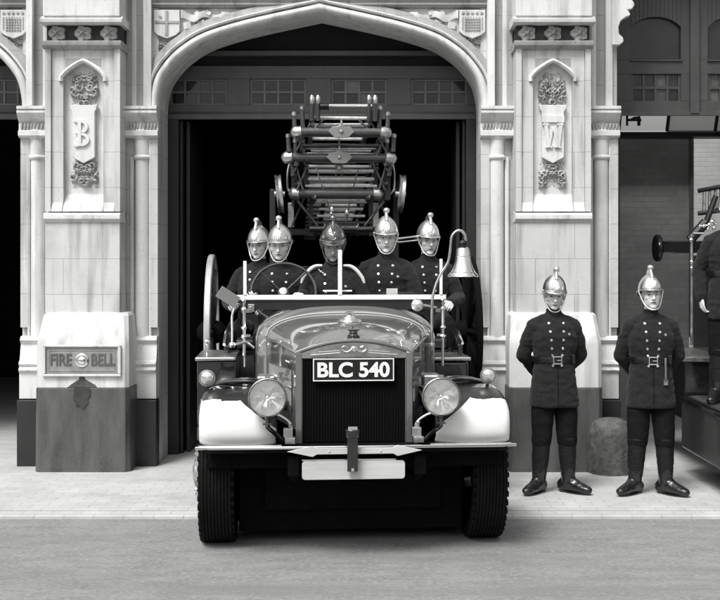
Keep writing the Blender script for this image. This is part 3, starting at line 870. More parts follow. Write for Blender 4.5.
# scuttle cowl
g = G(); secs = []
for t in (0, .25, .5, .75, 1):
    e = 1 - (1 - t) ** 2
    secs.append(bsec(.622 + .093 * e, 1.40 - .02 * e, 1.577 + .065 * t, 2.5, 2.05 + .1 * e, .722 + .15 * t))
secs.append(bsec(.715, 1.38, 1.655, 2.5, 2.15, 1.0))
g.loft(secs, closed=False, cap=False)
sc = g.obj('scuttle', M['coachpaint'], E, smooth=40)
g = G()
def arcline(sec, dz, r, a=2, b=-2):
    g.tube([(p[0] * (1 + dz), p[1] - .004, p[2] + dz * .8) for p in sec[a:b]], r, 6)
arcline(bsec(.622, 1.40, 1.577, 2.5, 2.05, .724), .006, .006)
arcline(bsec(.700, 1.383, 1.634, 2.5, 2.13, .86), .004, .004)
g.obj('coach_line', M['cream_line'], sc)
g = G(); g.lathe([(.055, 0), (.05, .02), (.035, .03), (.035, .05), (.02, .06)], (0, .28, 1.548), n=24); g.lathe([(.085, 0), (.09, .01), (.08, .02)], (-.01, .12, 1.537), n=28)
g.obj('filler_cap', M['chrome'], bon)

# radiator
M['shell_paint'] = mat('radiator_shell_paint', .22, .15, .5, var=.1, coat=1)
M['dead_black'] = mat('matt_black', .005, .9, spec=.1)
g = G()
hw = .385
hw = .405
front = [(-hw, -.30, .72), (-hw, -.30, 1.30)] + [(hw * t / 8, -.30, 1.345 + .082 * (1 - (t / 8) ** 2)) for t in range(-8, 9)] + [(hw, -.30, 1.30), (hw, -.30, .72)]
back = [(p[0], -.275, p[2]) for p in front]
g.loft([front, back])
rad = g.obj('radiator', M['black_paint'], E, smooth=30, bevel=.006)
g = G()
tank = [(-hw + .012, -.302, 1.305)] + [((hw - .012) * t / 8, -.302, 1.335 + .082 * (1 - (t / 8) ** 2)) for t in range(-8, 9)] + [(hw - .012, -.302, 1.305)]
g.loft([tank, [(p[0], -.318, p[2]) for p in tank]])
g.obj('header_tank', M['steel'], rad, smooth=30, bevel=.006)
g = G()
for s in (-1, 1):
    g.box(min(s * (hw - .042), s * hw), max(s * (hw - .042), s * hw), -.335, -.301, .72, 1.345)
    g.tube([(s * (hw - .046), -.318, .72), (s * (hw - .046), -.318, 1.30)], .004, 8)
pts = [((hw + .004) * t / 10, -.31, 1.34 + .088 * (1 - (t / 10) ** 2)) for t in range(-10, 11)]
g.tube(pts, .017, 10)
g.obj('radiator_shell', M['shell_paint'], rad, bevel=.008)
# scrolled maker's badge shape on tank and fluted wings
g = G()
for s in (-1, 1):
    g.tube(rail([(s * .01, -.325, 1.385), (s * .03, -.327, 1.36), (s * .06, -.325, 1.352), (s * .085, -.323, 1.37), (s * .07, -.323, 1.388), (s * .045, -.325, 1.38)], 4), .006, 6)
    g.tube([(s * .1, -.322, 1.345), (s * .3, -.322, 1.33)], .004, 6); g.tube([(s * .1, -.322, 1.36), (s * .25, -.322, 1.35)], .003, 6)
g.lathe([(.02, 0), (.016, .008), (.001, .012)], (0, -.322, 1.37), RX, 16)
g.obj('badge', M['chrome'], rad)
g = G(); g.lathe([(.045, 0), (.045, .03), (.03, .04), (.03, .055), (.012, .065)], (0, -.24, 1.43), n=24)
g.prism([(-.05, 1.502), (.05, 1.502), (.03, 1.49), (-.03, 1.49)], 'y', -.25, -.23)
g.obj('radiator_cap', M['black_paint'], rad, bevel=.003)
g = G(); g.box(-.36, .36, -.3035, -.3005, .725, 1.302); g.obj('radiator_core', M['dead_black'], rad, smooth=0)
g = G()
for k in range(37):
    x = -.34 + .68 * k / 36
    g.box(x - .004, x + .004, -.311, -.302, .73, 1.30)
g.obj('radiator_slats', M['dead_black'], rad, smooth=0)
# number plate
pc = el(353.5, 369.5, -.335)
g = G(); g.box(-.285, .285, -.006, .006, -.082, .082)
pb = g.obj('number_plate', M['plate_black'], E, bevel=.004); pb.location = (pc.x, -.34, pc.z)
g = G()
for a, b, c, d in ((-.28, .28, .071, .078), (-.28, .28, -.078, -.071), (-.28, -.273, -.071, .071), (.273, .28, -.071, .071)): g.box(a, b, -.010, -.0062, c, d)
g.obj('plate_border', M['white_paint'], pb, smooth=0)
gg = text_geo('BLC 540', .145, .0025, .98, .0048); gg.xf(RX.to_4x4())
xs = [v[0] for v in gg.v]; sc_ = .50 / (max(xs) - min(xs)); zs_ = [v[2] for v in gg.v]; cz_ = (max(zs_) + min(zs_)) / 2; kz = .105 / (max(zs_) - min(zs_))
mx_ = (max(xs) + min(xs)) / 2
gg.v = [((v[0] - mx_) * sc_, v[1] - .0085, (v[2] - cz_) * kz) for v in gg.v]
gg.obj('plate_lettering', M['white_paint'], pb, smooth=0)

# front wings
def wing_paint():
    m = mat('wing_paint', .82, .35, var=.03, scale=4, bump=.0006, coat=.2)
    N, L, b = nodes(m)
    tc = N.new('ShaderNodeTexCoord'); sp = N.new('ShaderNodeSeparateXYZ'); L.new(tc.outputs['Object'], sp.inputs[0])
    def op(o, a, b_=None):
        n = N.new('ShaderNodeMath'); n.operation = o
        for i, v in enumerate((a, b_)):
            if v is None: continue
            if isinstance(v, (int, float)): n.inputs[i].default_value = v
            else: L.new(v, n.inputs[i])
        return n.outputs[0]
    nz = N.new('ShaderNodeTexNoise'); nz.inputs['Scale'].default_value = 9; nz.inputs['Detail'].default_value = 3; L.new(tc.outputs['Object'], nz.inputs[0])
    wob = op('MULTIPLY', op('SUBTRACT', nz.outputs['Fac'], .5), .05)
    x = op('ADD', op('ABSOLUTE', sp.outputs['X']), wob); z = op('ADD', sp.outputs['Z'], wob)
    edge = op('ADD', op('MULTIPLY', op('MAXIMUM', op('SUBTRACT', z, .86), 0), 1.35), .535)      # slanting inner edge of the painted patch
    a = op('GREATER_THAN', x, edge)
    c = op('LESS_THAN', op('ADD', z, op('MULTIPLY', op('POWER', op('ABSOLUTE', op('SUBTRACT', x, .84)), 2), .35)), 1.04)
    f = op('SUBTRACT', 1, op('MULTIPLY', a, c))
    over(m, f, .012)
    return m
M['wing_paint'] = wing_paint()
prof = rail([(-.575, .745, 0), (-.605, .82, 0), (-.60, .92, 0), (-.55, 1.005, 0), (-.42, 1.065, 0), (-.22, 1.10, 0), (.02, 1.105, 0), (.25, 1.06, 0), (.44, .95, 0), (.58, .80, 0), (.72, .62, 0), (.9, .52, 0), (1.3, .50, 0)], 5)
for s in (-1, 1):
    rows = []
    for i, p in enumerate(prof):
        a = prof[max(i - 1, 0)]; b = prof[min(i + 1, len(prof) - 1)]
        t = (b - a).normalized(); n_ = Vector((-t.y, t.x)) # outward
        if n_.y < 0 and n_.x > 0: n_ = -n_
        row = []
        xi = .50 if p.x > -.3 else .53
        xo = 1.055
        for k in range(25):
            u = k / 24; x = xi + (xo - xi) * u
            drop = .030 * abs(2 * u - 1) ** 3
            if u > .9: drop += .055 * ((u - .9) / .1) ** 2 ; x = xi + (xo - xi) * (.9 + .1 * math.sin((u - .9) / .1 * PI / 2))
            row.append((s * x, p.x - n_.x * drop, p.y - n_.y * drop))
        rows.append(row)
    g = G(); nx = 25
    vs_ = [q for r_ in rows for q in r_]; fs_ = []; g.v = vs_
    for i in range(len(rows) - 1):
        for j in range(nx - 1):
            a = i * nx + j
            cx_ = abs(rows[i][j][0]); cz = rows[i][j][2]; cy = rows[i][j][1]
            inner = .545 + .21 * max(0, (cz - .82) / .2) ** 1.3 + .008 * math.sin(cz * 60)
            topz = 1.022 + .010 * math.sin(cx_ * 23) - (.03 if cx_ > 1.03 else 0)
            g.f.append((a, a + 1, a + nx + 1, a + nx)); g.m.append(1 if cy < -.25 and cz < 1.09 else 0)
    wg = g.obj('front_wing', [M['black_paint'], M['wing_paint']], E, smooth=50)
    so_ = wg.modifiers.new('solid', 'SOLIDIFY'); so_.thickness = .006; so_.offset = -1
    tag(wg, 'black front wing with white-painted front face')
    g = G(); g.tube([(r_[-1][0], r_[-1][1], r_[-1][2]) for r_ in rows], .009, 8); g.obj('wing_bead', M['black_paint'], wg)
    # rolled lip at the bottom front, chrome edge
    g = G(); g.tube([(s * .5, -.577, .742), (s * 1.05, -.577, .742)], .011, 8)
    g.obj('wing_edge', M['steel'], wg)
    # side lamp on the wing
    c = el(207 if s < 0 else 488, 378 if s < 0 else 375.5, -.22)
    g = G(); g.lathe([(.02, .075), (.045, .06), (.056, .02), (.058, 0), (.058, -.012), (.05, -.014)], (0, 0, 0), RX @ Matrix.Rotation(PI, 3, 'X'), 28)
    g.tube([(0, .03, -.05), (0, .03, -.11)], .012, 8)
    sl_ = g.obj('side_lamp', M['black_paint'], E); sl_.location = c
    g = G(); g.lathe([(.049, 0), (.045, .008), (.028, .016), (.001, .02)], (0, -.008, 0), RX, 28)
    g.obj('lamp_lens', M['lens'], sl_)
    g = G(); g.lathe([(.048, -.004), (.058, -.002), (.058, .006), (.049, .008), (.048, -.004)], (0, -.008, 0), RX, 28)
    g.obj('lamp_rim', M['steel'], sl_)
# headlamps
M['reflector'] = mat('silvered_reflector', .95, .22, 1, var=.1, scale=9, bump=.004, bscale=24)
def lamp_glass():
    m = bpy.data.materials.new('fluted_lamp_glass'); m.use_nodes = True
    N = m.node_tree.nodes; L = m.node_tree.links; N.clear()
    o = N.new('ShaderNodeOutputMaterial'); t = N.new('ShaderNodeBsdfTransparent'); g_ = N.new('ShaderNodeBsdfGlossy'); g_.inputs['Roughness'].default_value = .12
    tc = N.new('ShaderNodeTexCoord'); wv = N.new('ShaderNodeTexWave'); wv.inputs['Scale'].default_value = 28; wv.bands_direction = 'X'; L.new(tc.outputs['Object'], wv.inputs[0])
    bp = N.new('ShaderNodeBump'); bp.inputs['Distance'].default_value = .006; L.new(wv.outputs['Fac'], bp.inputs['Height']); L.new(bp.outputs[0], g_.inputs['Normal'])
    d_ = N.new('ShaderNodeBsdfDiffuse'); d_.inputs[0].default_value = (.8, .8, .8, 1)
    m1 = N.new('ShaderNodeMixShader'); m1.inputs[0].default_value = .3; L.new(g_.outputs[0], m1.inputs[1]); L.new(d_.outputs[0], m1.inputs[2])
    mx = N.new('ShaderNodeMixShader'); mx.inputs[0].default_value = .14
    L.new(t.outputs[0], mx.inputs[1]); L.new(m1.outputs[0], mx.inputs[2]); L.new(mx.outputs[0], o.inputs[0])
    return m
M['lamp_glass'] = lamp_glass()
for px in (267.5, 441):
    c = el(px, 397.5 if px < 300 else 396.5, -.70); s = -1 if px < 300 else 1
    g = G(); g.lathe([(.03, .17), (.07, .15), (.105, .10), (.126, .03), (.130, 0), (.130, -.02), (.121, -.024), (.120, 0), (.112, .03), (.09, .07), (.05, .105), (.001, .115)], (0, 0, 0), RX @ Matrix.Rotation(PI, 3, 'X'), 40, cap=False)
    h = g.obj('headlamp', M['black_paint'], E); h.location = c
    g = G(); g.lathe([(.119, .0), (.117, .010), (.09, .020), (.05, .027), (.001, .030)], (0, -.018, 0), RX, 40, cap=False)
    g.obj('headlamp_lens', M['lamp_glass'], h)
    g = G(); g.lathe([(.118, .014), (.108, -.02), (.085, -.055), (.05, -.083), (.02, -.094), (.001, -.095)][::-1], (0, -.012, 0), RX, 72, cap=False)
    for i_, v_ in enumerate(g.v):
        r_ = math.hypot(v_[0], v_[2]); a_ = math.atan2(v_[2], v_[0]); g.v[i_] = (v_[0], v_[1] + .009 * math.cos(6 * a_) * (r_ / .118), v_[2])
    g.obj('headlamp_reflector', M['reflector'], h)
    g = G(); g.lathe([(.124, -.004), (.128, .004), (.124, .008), (.120, .002), (.124, -.004)], (0, -.018, 0), RX, 40)
    g.obj('headlamp_rim', M['steel'], h)
    g = G(); g.lathe([(.022, 0), (.024, .02), (.01, .04)], (0, .04, 0), RX, 20); g.ell((0, .0, 0), (.018, .022, .018), n=12, m=8)
    g.obj('headlamp_bulb', M['chrome'], h)
    g = G(); g.box(-.018, .018, -.01, .03, .131, .142); g.obj('lamp_clip', M['steel'], h)
    g = G(); g.tube([(0, .02, -.13), (0, .02, -.20)], .016, 10)
    g.tube([(0, .02, -.13), (0, .03, -.2), (-s * .05, .08, -.25), (-s * .10, .12, -.31)], .016, 8)
    g.tube([(0, .02, -.125), (0, 0, -.19)], .007, 8); g.tube([(-.03, -.0, -.175), (.03, -.0, -.175)], .007, 8)
    g.obj('headlamp_bracket', M['black_paint'], h)
    g = G(); g.tube(rail([(-s * .02, .09, -.12), (-s * .07, .12, -.13), (-s * .14, .14, -.18), (-s * .16, .14, -.24), (-s * .15, .14, -.33)], 4), .009, 8)
    g.obj('stay_rod', M['chrome'], h)
    # spring shackle dog
    q = el(290 if s < 0 else 418, 428, -.55)
    g = G(); g.box(q.x - .035, q.x + .035, -.60, -.52, .757, .80); g.box(q.x - .045, q.x + .02, -.59, -.53, .80, .86); g.tube([(q.x, -.56, .86), (q.x, -.56, .90)], .012, 10); g.lathe([(.02, .0), (.02, .012)], (q.x, -.56, .885), n=6)
    g.obj('spring_bracket', M['steel'], E, bevel=.004)

# bar, spear-shaped crest, pale board and tow post across the front
zb = el(352, 447.5, -.74).z
g = G(); g.tube([(-1.06, -.70, zb), (-.95, -.735, zb + .002), (0, -.75, zb + .004), (.95, -.735, zb + .002), (1.06, -.70, zb)], .011, 10)
g.box(-1.0, 1.0, -.735, -.58, zb - .03, zb - .012, 1)
g.obj('front_bar', [M['chrome'], M['chassis']], E)
a = el(287, 451.5, -.77); b = el(422, 451.5, -.77); m0 = el(314, 451.5, -.77).x; m1 = el(396, 451.5, -.77).x; zc = a.z
g = G(); g.prism([(a.x, zc), (m0 - .01, zc + .036), (m0 + .02, zc + .02), (m1 - .02, zc + .02), (m1 + .01, zc + .036), (b.x, zc), (m1 + .01, zc - .036), (m1 - .02, zc - .02), (m0 + .02, zc - .02), (m0 - .01, zc - .036)], 'y', -.785, -.77)
for k in (m0 + .1, m1 - .1): g.lathe([(.009, 0), (.006, .005)], (k, -.785, zc), RX, 10)
g.obj('spear_ornament', M['ply'], E, bevel=.003)
a = el(302, 461.5, -.76); b = el(405, 478.5, -.76)
g = G(); r_ = .022
poly = []
for cx_, cz_, a0 in ((b.x - r_, a.z - r_, 0), (a.x + r_, a.z - r_, 90), (a.x + r_, b.z + r_, 180), (b.x - r_, b.z + r_, 270)):
    for k in range(6): poly.append((cx_ + r_ * math.cos(R(a0 + 18 * k)), cz_ + r_ * math.sin(R(a0 + 18 * k))))
g.prism(poly, 'y', -.765, -.745)
bd = g.obj('pale_board', M['ply'], E, bevel=.003)
g = G(); g.tube([(a.x, -.755, a.z + .006), (b.x - .06, -.755, a.z + .006)], .005, 6); g.obj('board_edge', M['chrome'], bd)
g = G(); px_ = el(352.5, 450, -.8)
g.box(px_.x - .035, px_.x + .035, -.82, -.787, el(0, 476, -.8).z, el(0, 440, -.8).z); g.lathe([(.045, 0), (.05, .01), (.05, .05), (.035, .055)], (px_.x, -.80, el(0, 441, -.8).z), n=20)
tp = g.obj('tow_post', M['black_paint'], E, bevel=.005)
g = G(); g.box(px_.x - .03, px_.x + .03, -.83, -.80, el(0, 433.5, -.8).z, el(0, 431, -.8).z + .008); g.obj('tow_pin', M['chrome'], tp)
g = G(); g.tube([(px_.x, -.825, el(0, 472, -.8).z), (px_.x, -.825, el(0, 475, -.8).z)], .012, 8)
g.obj('tow_pin', M['chrome'], tp)

# chassis, axle, springs, plus black plates standing in for shade below
g = G()
for s in (-1, 1):
    g.box(s * .42 - .04, s * .42 + .04, -.70, 7.0, .56, .70)
    g.tube([(s * .42, -.68, .6), (s * .42, -.5, .52), (s * .42, 0, .44), (s * .42, .45, .52), (s * .42, .6, .6)], .035, 6)
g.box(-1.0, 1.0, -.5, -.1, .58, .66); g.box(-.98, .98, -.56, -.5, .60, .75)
g.box(-.62, .62, -.22, .9, .24, .62); g.box(-.80, .78, -.16, -.10, .085, .66); g.box(-.95, .95, 1.0, 1.4, .28, .62); g.box(-1., 1., 2.2, 2.3, .18, .6)  # low black plates fill in the shade under the engine front
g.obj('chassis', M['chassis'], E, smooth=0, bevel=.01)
g = G(); g.tube([(-.85, 0, .46), (-.6, 0, .42), (-.45, 0, .33), (.45, 0, .33), (.6, 0, .42), (.85, 0, .46)], .045, 10); g.tube([(-.8, -.12, .40), (.8, -.12, .40)], .02, 8)
g.obj('front_axle', M['chassis'], E)
g = G(); g.box(-.9, .9, .3, 7.2, .2, .24); g.box(-.85, .9, .32, .36, .05, .4); g.box(-.95, .95, 2.9, 2.95, .03, .6); g.obj('undertray_shade_fill', M['chassis'], E, smooth=0)  # pan and cross plates added to blacken the gap beneath

# wheels
def make_wheel(side, rad=.49, w=.235):
    g = G()
    ribs = []
    for q in range(-4, 5):
        c_ = q * w * .098
        ribs += [(rad - .014, c_ - w * .044), (rad, c_ - w * .036), (rad, c_ + w * .036), (rad - .014, c_ + w * .044)]
    P_ = [(rad - .16, -w * .36), (rad - .13, -w * .44), (rad - .08, -w * .52), (rad - .035, -w * .5), (rad - .012, -w * .45)] + ribs + [(rad - .012, w * .45), (rad - .035, w * .5), (rad - .08, w * .52), (rad - .13, w * .44), (rad - .16, w * .36)]
    g.lathe(P_ + [P_[0]], (0, 0, 0), RY, 64)
    for k in range(44):
        A = Matrix.Rotation(2 * PI * k / 44, 3, 'X')
        for xx, off in ((-.475, .0), (.475, .5)):
            A2 = Matrix.Rotation(2 * PI * (k + off) / 44, 3, 'X')
            g.cbox(A2 @ Vector((xx * w, 0, rad - .024)), (w * .09, .032, .034), A2)
    t = g.obj('tyre', M['rubber'], None, smooth=40)
    g = G(); g.lathe([(.05, -.05), (.2, -.045), (.22, -.09), (rad - .16, -.10), (rad - .15, -.09), (rad - .15, .09), (rad - .16, .10), (.22, .06), (.2, .05), (.05, .05)], (0, 0, 0), RY, 40)
    r_ = g.obj('wheel_rim', M['black_paint'], None)
    g = G(); g.lathe([(.001, .0), (.10, .0), (.13, .05), (.16, .06), (.18, .10), (.18, .125), (.12, .135), (.10, .17), (.05, .185), (.001, .187)], (0, 0, 0), RY, 32)
    h_ = g.obj('hub', M['steel'], None)
    bolts = []
    for k in range(10):
        A = Matrix.Rotation(2 * PI * k / 10 + .2, 3, 'X'); c = A @ Vector((.125, 0, .155))
        g = G(); g.lathe([(.015, 0), (.015, .03), (.009, .032), (.009, .045)], c, RY, 6)
        bolts.append(g.obj('wheel_nut', M['chrome'], None, smooth=20))
    return t, r_, h_, bolts
for i, (x, y) in enumerate(((-.945, 0), (.935, 0), (-.86, 4.3), (.86, 4.3))):
    t, r_, h_, bolts = make_wheel(1)
    wz = G(); wz.lathe([(.05, -.1), (.06, 0), (.05, .1)], (0, 0, 0), RY, 16)
    wn_ = wz.obj('wheel', M['chassis'], E); wn_.location = (x, y, .478 if y < 2 else .505)
    if x < 0: wn_.rotation_euler = (0, 0, PI)
    for q in [t, r_, h_] + bolts: q.parent = wn_
# body: floor, seat boxes, sides
g = G()
g.box(-.70, .70, .93, 1.1, .62, 1.38)
g.box(-.95, .95, 1.1, 2.0, .62, .9)                       # footwell floor
g.box(-.92, .92, 1.55, 2.1, .9, 1.24)                     # seat box
g.box(-.95, .95, 2.1, 7.0, .62, 1.28)
g.obj('body', M['black_paint'], E, smooth=0, bevel=.02)
g = G(); g.box(-.90, .90, 1.45, 2.05, 1.243, 1.33); g.box(-.9, .9, 2.05, 2.15, 1.28, 1.62); g.obj('bench_seat', M['upholstery'], E, bevel=.03, seg=3)
g = G(); g.box(-.95, .95, 2.35, 2.9, 1.283, 1.40); g.obj('crew_bench', M['upholstery'], E, bevel=.03, seg=3)
for s in (-1, 1):
    g = G(); g.prism([(1.1, .9), (1.1, 1.30), (1.35, 1.38), (2.2, 1.45), (2.9, 1.45), (2.9, .9)], 'x', s * .95 - .02, s * .95 + .02)
    g.obj('side_panel', M['black_paint'], E, smooth=20, bevel=.01)
    g = G(); g.tube([(s * .97, 1.1, 1.31), (s * .97, 1.35, 1.39), (s * .97, 2.9, 1.46)], .012, 8); g.obj('side_rail', M['chrome'], E)
# wing-top lockers
c0 = el(197, 357, .75); c1 = el(236, 357, .75)
g = G(); g.box(c0.x, c1.x, .75, 1.5, .62, c0.z - .035); lk = g.obj('running_board_locker', M['black_paint'], E, bevel=.012)
g = G(); g.box(c0.x - .015, c1.x, .73, 1.52, c0.z - .032, c0.z); g.obj('locker_lid', M['steel'], lk, bevel=.012)
c0 = el(434, 357, .95); c1 = el(471, 357, .95)
g = G(); g.box(c0.x, c1.x - .02, .95, 1.6, .62, c0.z - .035); lk = g.obj('running_board_locker', M['black_paint'], E, bevel=.03, seg=3)
g = G(); g.box(c0.x, c1.x, .93, 1.62, c0.z - .032, c0.z); g.obj('locker_lid', M['steel'], lk, bevel=.012)
g = G(); g.box(-1.08, -.93, 1.3, 3.6, .47, .5); g.box(.93, 1.08, 1.3, 3.6, .47, .5); g.obj('running_board', M['black_dull'], E, smooth=0)
# hoses and clutter on the wing tops behind the lamps
for s in (-1, 1):
    g = G()
    for k in range(4):
        q = rnd.uniform(-.02, .02)
        g.tube(rail([(s * (.60 + q), -.05 + .06 * k, 1.09), (s * .72, -.10 + .05 * k, 1.135 + q * .5), (s * .86, -.06 + .05 * k, 1.125), (s * .97, 0 + .04 * k, 1.10)], 5), .011, 8)
    g.obj('coiled_line', M['black_paint'], E)
    g = G(); g.box(s * .62 - .07, s * .62 + .07, .3, .5, 1.02, 1.13); g.obj('tool_box', M['steel'], E, bevel=.02)

# windscreen frame with no glass raised, posts, stays
WY = .84
bL = el(225, 297.5, WY); bR = el(446, 297.5, WY); zc = bL.z
fr = G(); fr.box(bL.x, bR.x, WY - .014, WY + .014, zc - .019, zc + .019)
ws = fr.obj('windscreen_frame', M['white_paint'], E, bevel=.004)
g = G(); g.box(bL.x + .12, bR.x - .04, WY + .001, WY + .006, 1.60, zc - .02); g.obj('lower_screen', M['black_dull'], ws, smooth=0)
for px, top, w_ in ((245, 261, .013), (340, 250, .016), (441, 259, .011)):
    q = el(px, top, WY - .005)
    g = G(); g.box(q.x - w_, q.x + w_, WY - .020, WY + .008, zc + .0195, q.z); g.obj('screen_post', M['white_paint'], ws, bevel=.003)
for px in (244, 443):
    s = -1 if px < 300 else 1
    q = el(px, 300, WY); g = G()
    g.tube([(q.x, WY, zc - .02), (q.x, WY, zc - .2), (q.x, WY + .02, 1.15)], .013, 10)
    for z_ in (zc - .03, zc - .10, zc - .25, zc - .32): g.lathe([(.02, 0), (.026, .01), (.02, .022)], (q.x, WY, z_), n=12)
    g.box(q.x - .02, q.x + .06 * -s, WY - .01, WY + .01, zc - .12, zc - .09); g.box(q.x - .02, q.x + .05 * -s, WY - .01, WY + .01, zc - .31, zc - .29)
    g.obj('screen_stay', M['chrome'], ws)
g = G(); q = el(248, 308, WY - .03); g.box(q.x + .0, q.x + .05, WY - .05, WY - .01, q.z - .03, q.z + .03); g.lathe([(.016, 0), (.016, .012)], (q.x + .025, WY - .05, q.z), RX, 14)
g.obj('clamp_block', M['steel'], ws, bevel=.004)
# small board/card on dashboard behind screen, tax disc
g = G(); q = el(392, 291, WY + .06); g.box(q.x - .045, q.x + .045, WY + .05, WY + .06, zc + .0, q.z + .02); g.obj('licence_card', M['ply'], ws, bevel=.003)
g = G(); a = el(323, 291, WY + .05); b = el(352, 291, WY + .05); g.box(a.x, b.x, WY + .04, WY + .06, a.z - .006, a.z + .008); g.obj('map_rail', M['white_paint'], ws, bevel=.003)

# steering wheel
q = el(283.5, 292, 1.12)
SWM = Matrix.Rotation(R(62), 3, 'X')
g = G(); n = 48; Rr = .262
ring = [[(math.cos(2 * PI * k / n) * (Rr + .013 * math.cos(2 * PI * j / 10)), math.sin(2 * PI * k / n) * (Rr + .013 * math.cos(2 * PI * j / 10)), .013 * math.sin(2 * PI * j / 10)) for j in range(10)] for k in range(n + 1)]
g.loft(ring, cap=False)
sw = g.obj('steering_wheel', M['black_paint'], E); sw.location = q; sw.rotation_euler = (R(62), 0, 0)
g = G()
for k in range(4):
    a = R(45 + 90 * k); g.tube([(0, 0, -.02), (math.cos(a) * .14, math.sin(a) * .14, -.015), (math.cos(a) * .255, math.sin(a) * .255, 0)], .009, 8)
g.obj('spoke', M['black_dull'], sw)
g = G(); g.lathe([(.012, -.5), (.02, -.45), (.025, -.06), (.045, -.03), (.045, .0), (.03, .02), (.001, .025)], n=20); g.obj('steering_column', M['steel'], sw)

# driving mirror on its stalk
q = el(228, 297, WY - .1)
g = G(); g.box(-.085, .085, -.006, .006, -.048, .048); mr = g.obj('driving_mirror', M['copper'], E, bevel=.004); mr.location = q; mr.rotation_euler = (0, R(33), 0)
g = G(); b0 = el(232, 345, .7); e0 = el(236, 303, WY - .1)
g.tube(rail([(b0.x, .7, b0.z), (b0.x + .0, .72, b0.z + .12), (e0.x - .03, .74, e0.z - .1), (e0.x, .75, e0.z)], 4), .009, 8)
g.lathe([(.02, -.02), (.028, 0), (.02, .02)], (b0.x, .7, b0.z), n=12); g.tube([(b0.x, .7, b0.z), (b0.x + .1, .75, b0.z + .02), (b0.x + .16, .8, b0.z - .03)], .014, 8)
g.obj('mirror_stalk', M['chrome'], E)
g = G(); q = el(207, 342, .8); g.ell((0, 0, 0), (.028, .028, .028)); g.tube([(0, 0, 0), (0, .02, -.14)], .01, 8)
k_ = g.obj('grab_knob', M['chrome'], E); k_.location = q
# spot lamp
q = el(417, 305, WY - .12)
g = G(); g.lathe([(.02, .05), (.04, .035), (.05, 0), (.05, -.01)], (0, 0, 0), RX @ Matrix.Rotation(PI, 3, 'X'), 28); g.tube([(.04, .02, 0), (.16, .06, -.02)], .008, 8)
sp_ = g.obj('spot_lamp', M['chrome'], E); sp_.location = q
g = G(); g.lathe([(.044, 0), (.03, .012), (.001, .016)], (0, -.01, 0), RX, 24); g.obj('lamp_lens', M['lens'], sp_)

# bell on its swan-neck
BY = .62
P3 = lambda px, py: el(px, py, BY)
bc = P3(463, 262); k = 1 / 127.
g = G()
pp = [P3(432, 350), P3(432, 310), P3(433.5, 293), P3(440, 275), P3(448, 262), P3(450.5, 247), P3(452, 236), P3(458, 230.5), P3(464, 233), P3(466, 241)]
g.tube(rail(pp, 5), .011, 10)
g.lathe([(.022, -.015), (.026, 0), (.022, .015)], P3(432, 345), n=12); g.tube([P3(432, 345), P3(432, 345) + Vector((-.06, .1, 0))], .012, 8)
bh = g.obj('bell_bracket', M['steel'], E)
g = G(); zt_ = P3(463, 240).z - bc.z; 
Rb = .118
prof_b = [(.001, .118), (.03, .117), (.045, .108), (.052, .09), (.055, .05), (.063, .0), (.078, -.045), (.098, -.08), (.116, -.10), (.121, -.112), (.116, -.116), (.105, -.108), (.09, -.085), (.07, -.04), (.055, 0), (.001, .08)]
g.lathe(prof_b, (0, 0, 0), n=48)
g.lathe([(.057, .046), (.060, .043), (.058, .04)], n=40); g.lathe([(.098, -.078), (.103, -.081), (.102, -.085)], n=40)
bl = g.obj('bell', M['chrome'], E); bl.location = bc
g = G(); g.lathe([(.028, .115), (.03, .125), (.02, .13), (.024, .14), (.03, .15), (.024, .165), (.012, .17)], n=20); g.tube([(-.03, 0, .15), (.03, 0, .15)], .01, 8); g.obj('bell_crown', M['black_dull'], bl)
g = G(); g.ell((0, 0, -.09), (.02, .02, .024)); g.tube([(0, 0, .05), (0, 0, -.08)], .006, 6)
c1_ = P3(464, 285) - bc; g.obj('clapper', M['steel'], bl)

# polished brass horn beside crew
a = el(399, 239, 1.9); b = el(420, 236, 2.0)
g = G(); g.tube([a + Vector((-.02, 0, .0)), b], .010, 8); g.tube([a + Vector((0, 0, -.03)), b + Vector((0, 0, -.035))], .008, 8); g.tube([a + Vector((.0, 0, -.03)), a + Vector((-.03, 0, -.015)), a + Vector((-.02, 0, 0))], .008, 8)
g.lathe([(.008, 0), (.012, .05), (.03, .08), (.034, .083)], b, RY, 20)
g.obj('brass_horn', M['brass'], E)
# equipment behind crew: gallows that carries the escape
g = G()
for px in (272.5, 396):
    q = el(px, 190, 2.95); s = -1 if px < 300 else 1
    g.box(q.x - .028, q.x + .028, 2.95, 3.03, 1.28, q.z)
    g.lathe([(.028, 0), (.02, .012)], (q.x, 2.99, q.z), n=14)
q0 = el(272.5, 231, 2.95); q1 = el(396, 231, 2.95)
g.box(q0.x, q1.x, 2.96, 3.02, q0.z - .04, q0.z + .02); g.box(q0.x, q1.x, 2.96, 3.02, q0.z - .4, q0.z - .34)
g.obj('gallows_frame', M['black_dull'], E, smooth=20, bevel=.004)
g = G()
for px in (291, 376):
    q = el(px, 213, 3.0); g = G(); g.box(q.x - .03, q.x + .03, 3.03, 3.06, q.z - .14, q.z + .1)
    g.obj('guide_plate', M['steel'], E, bevel=.005)

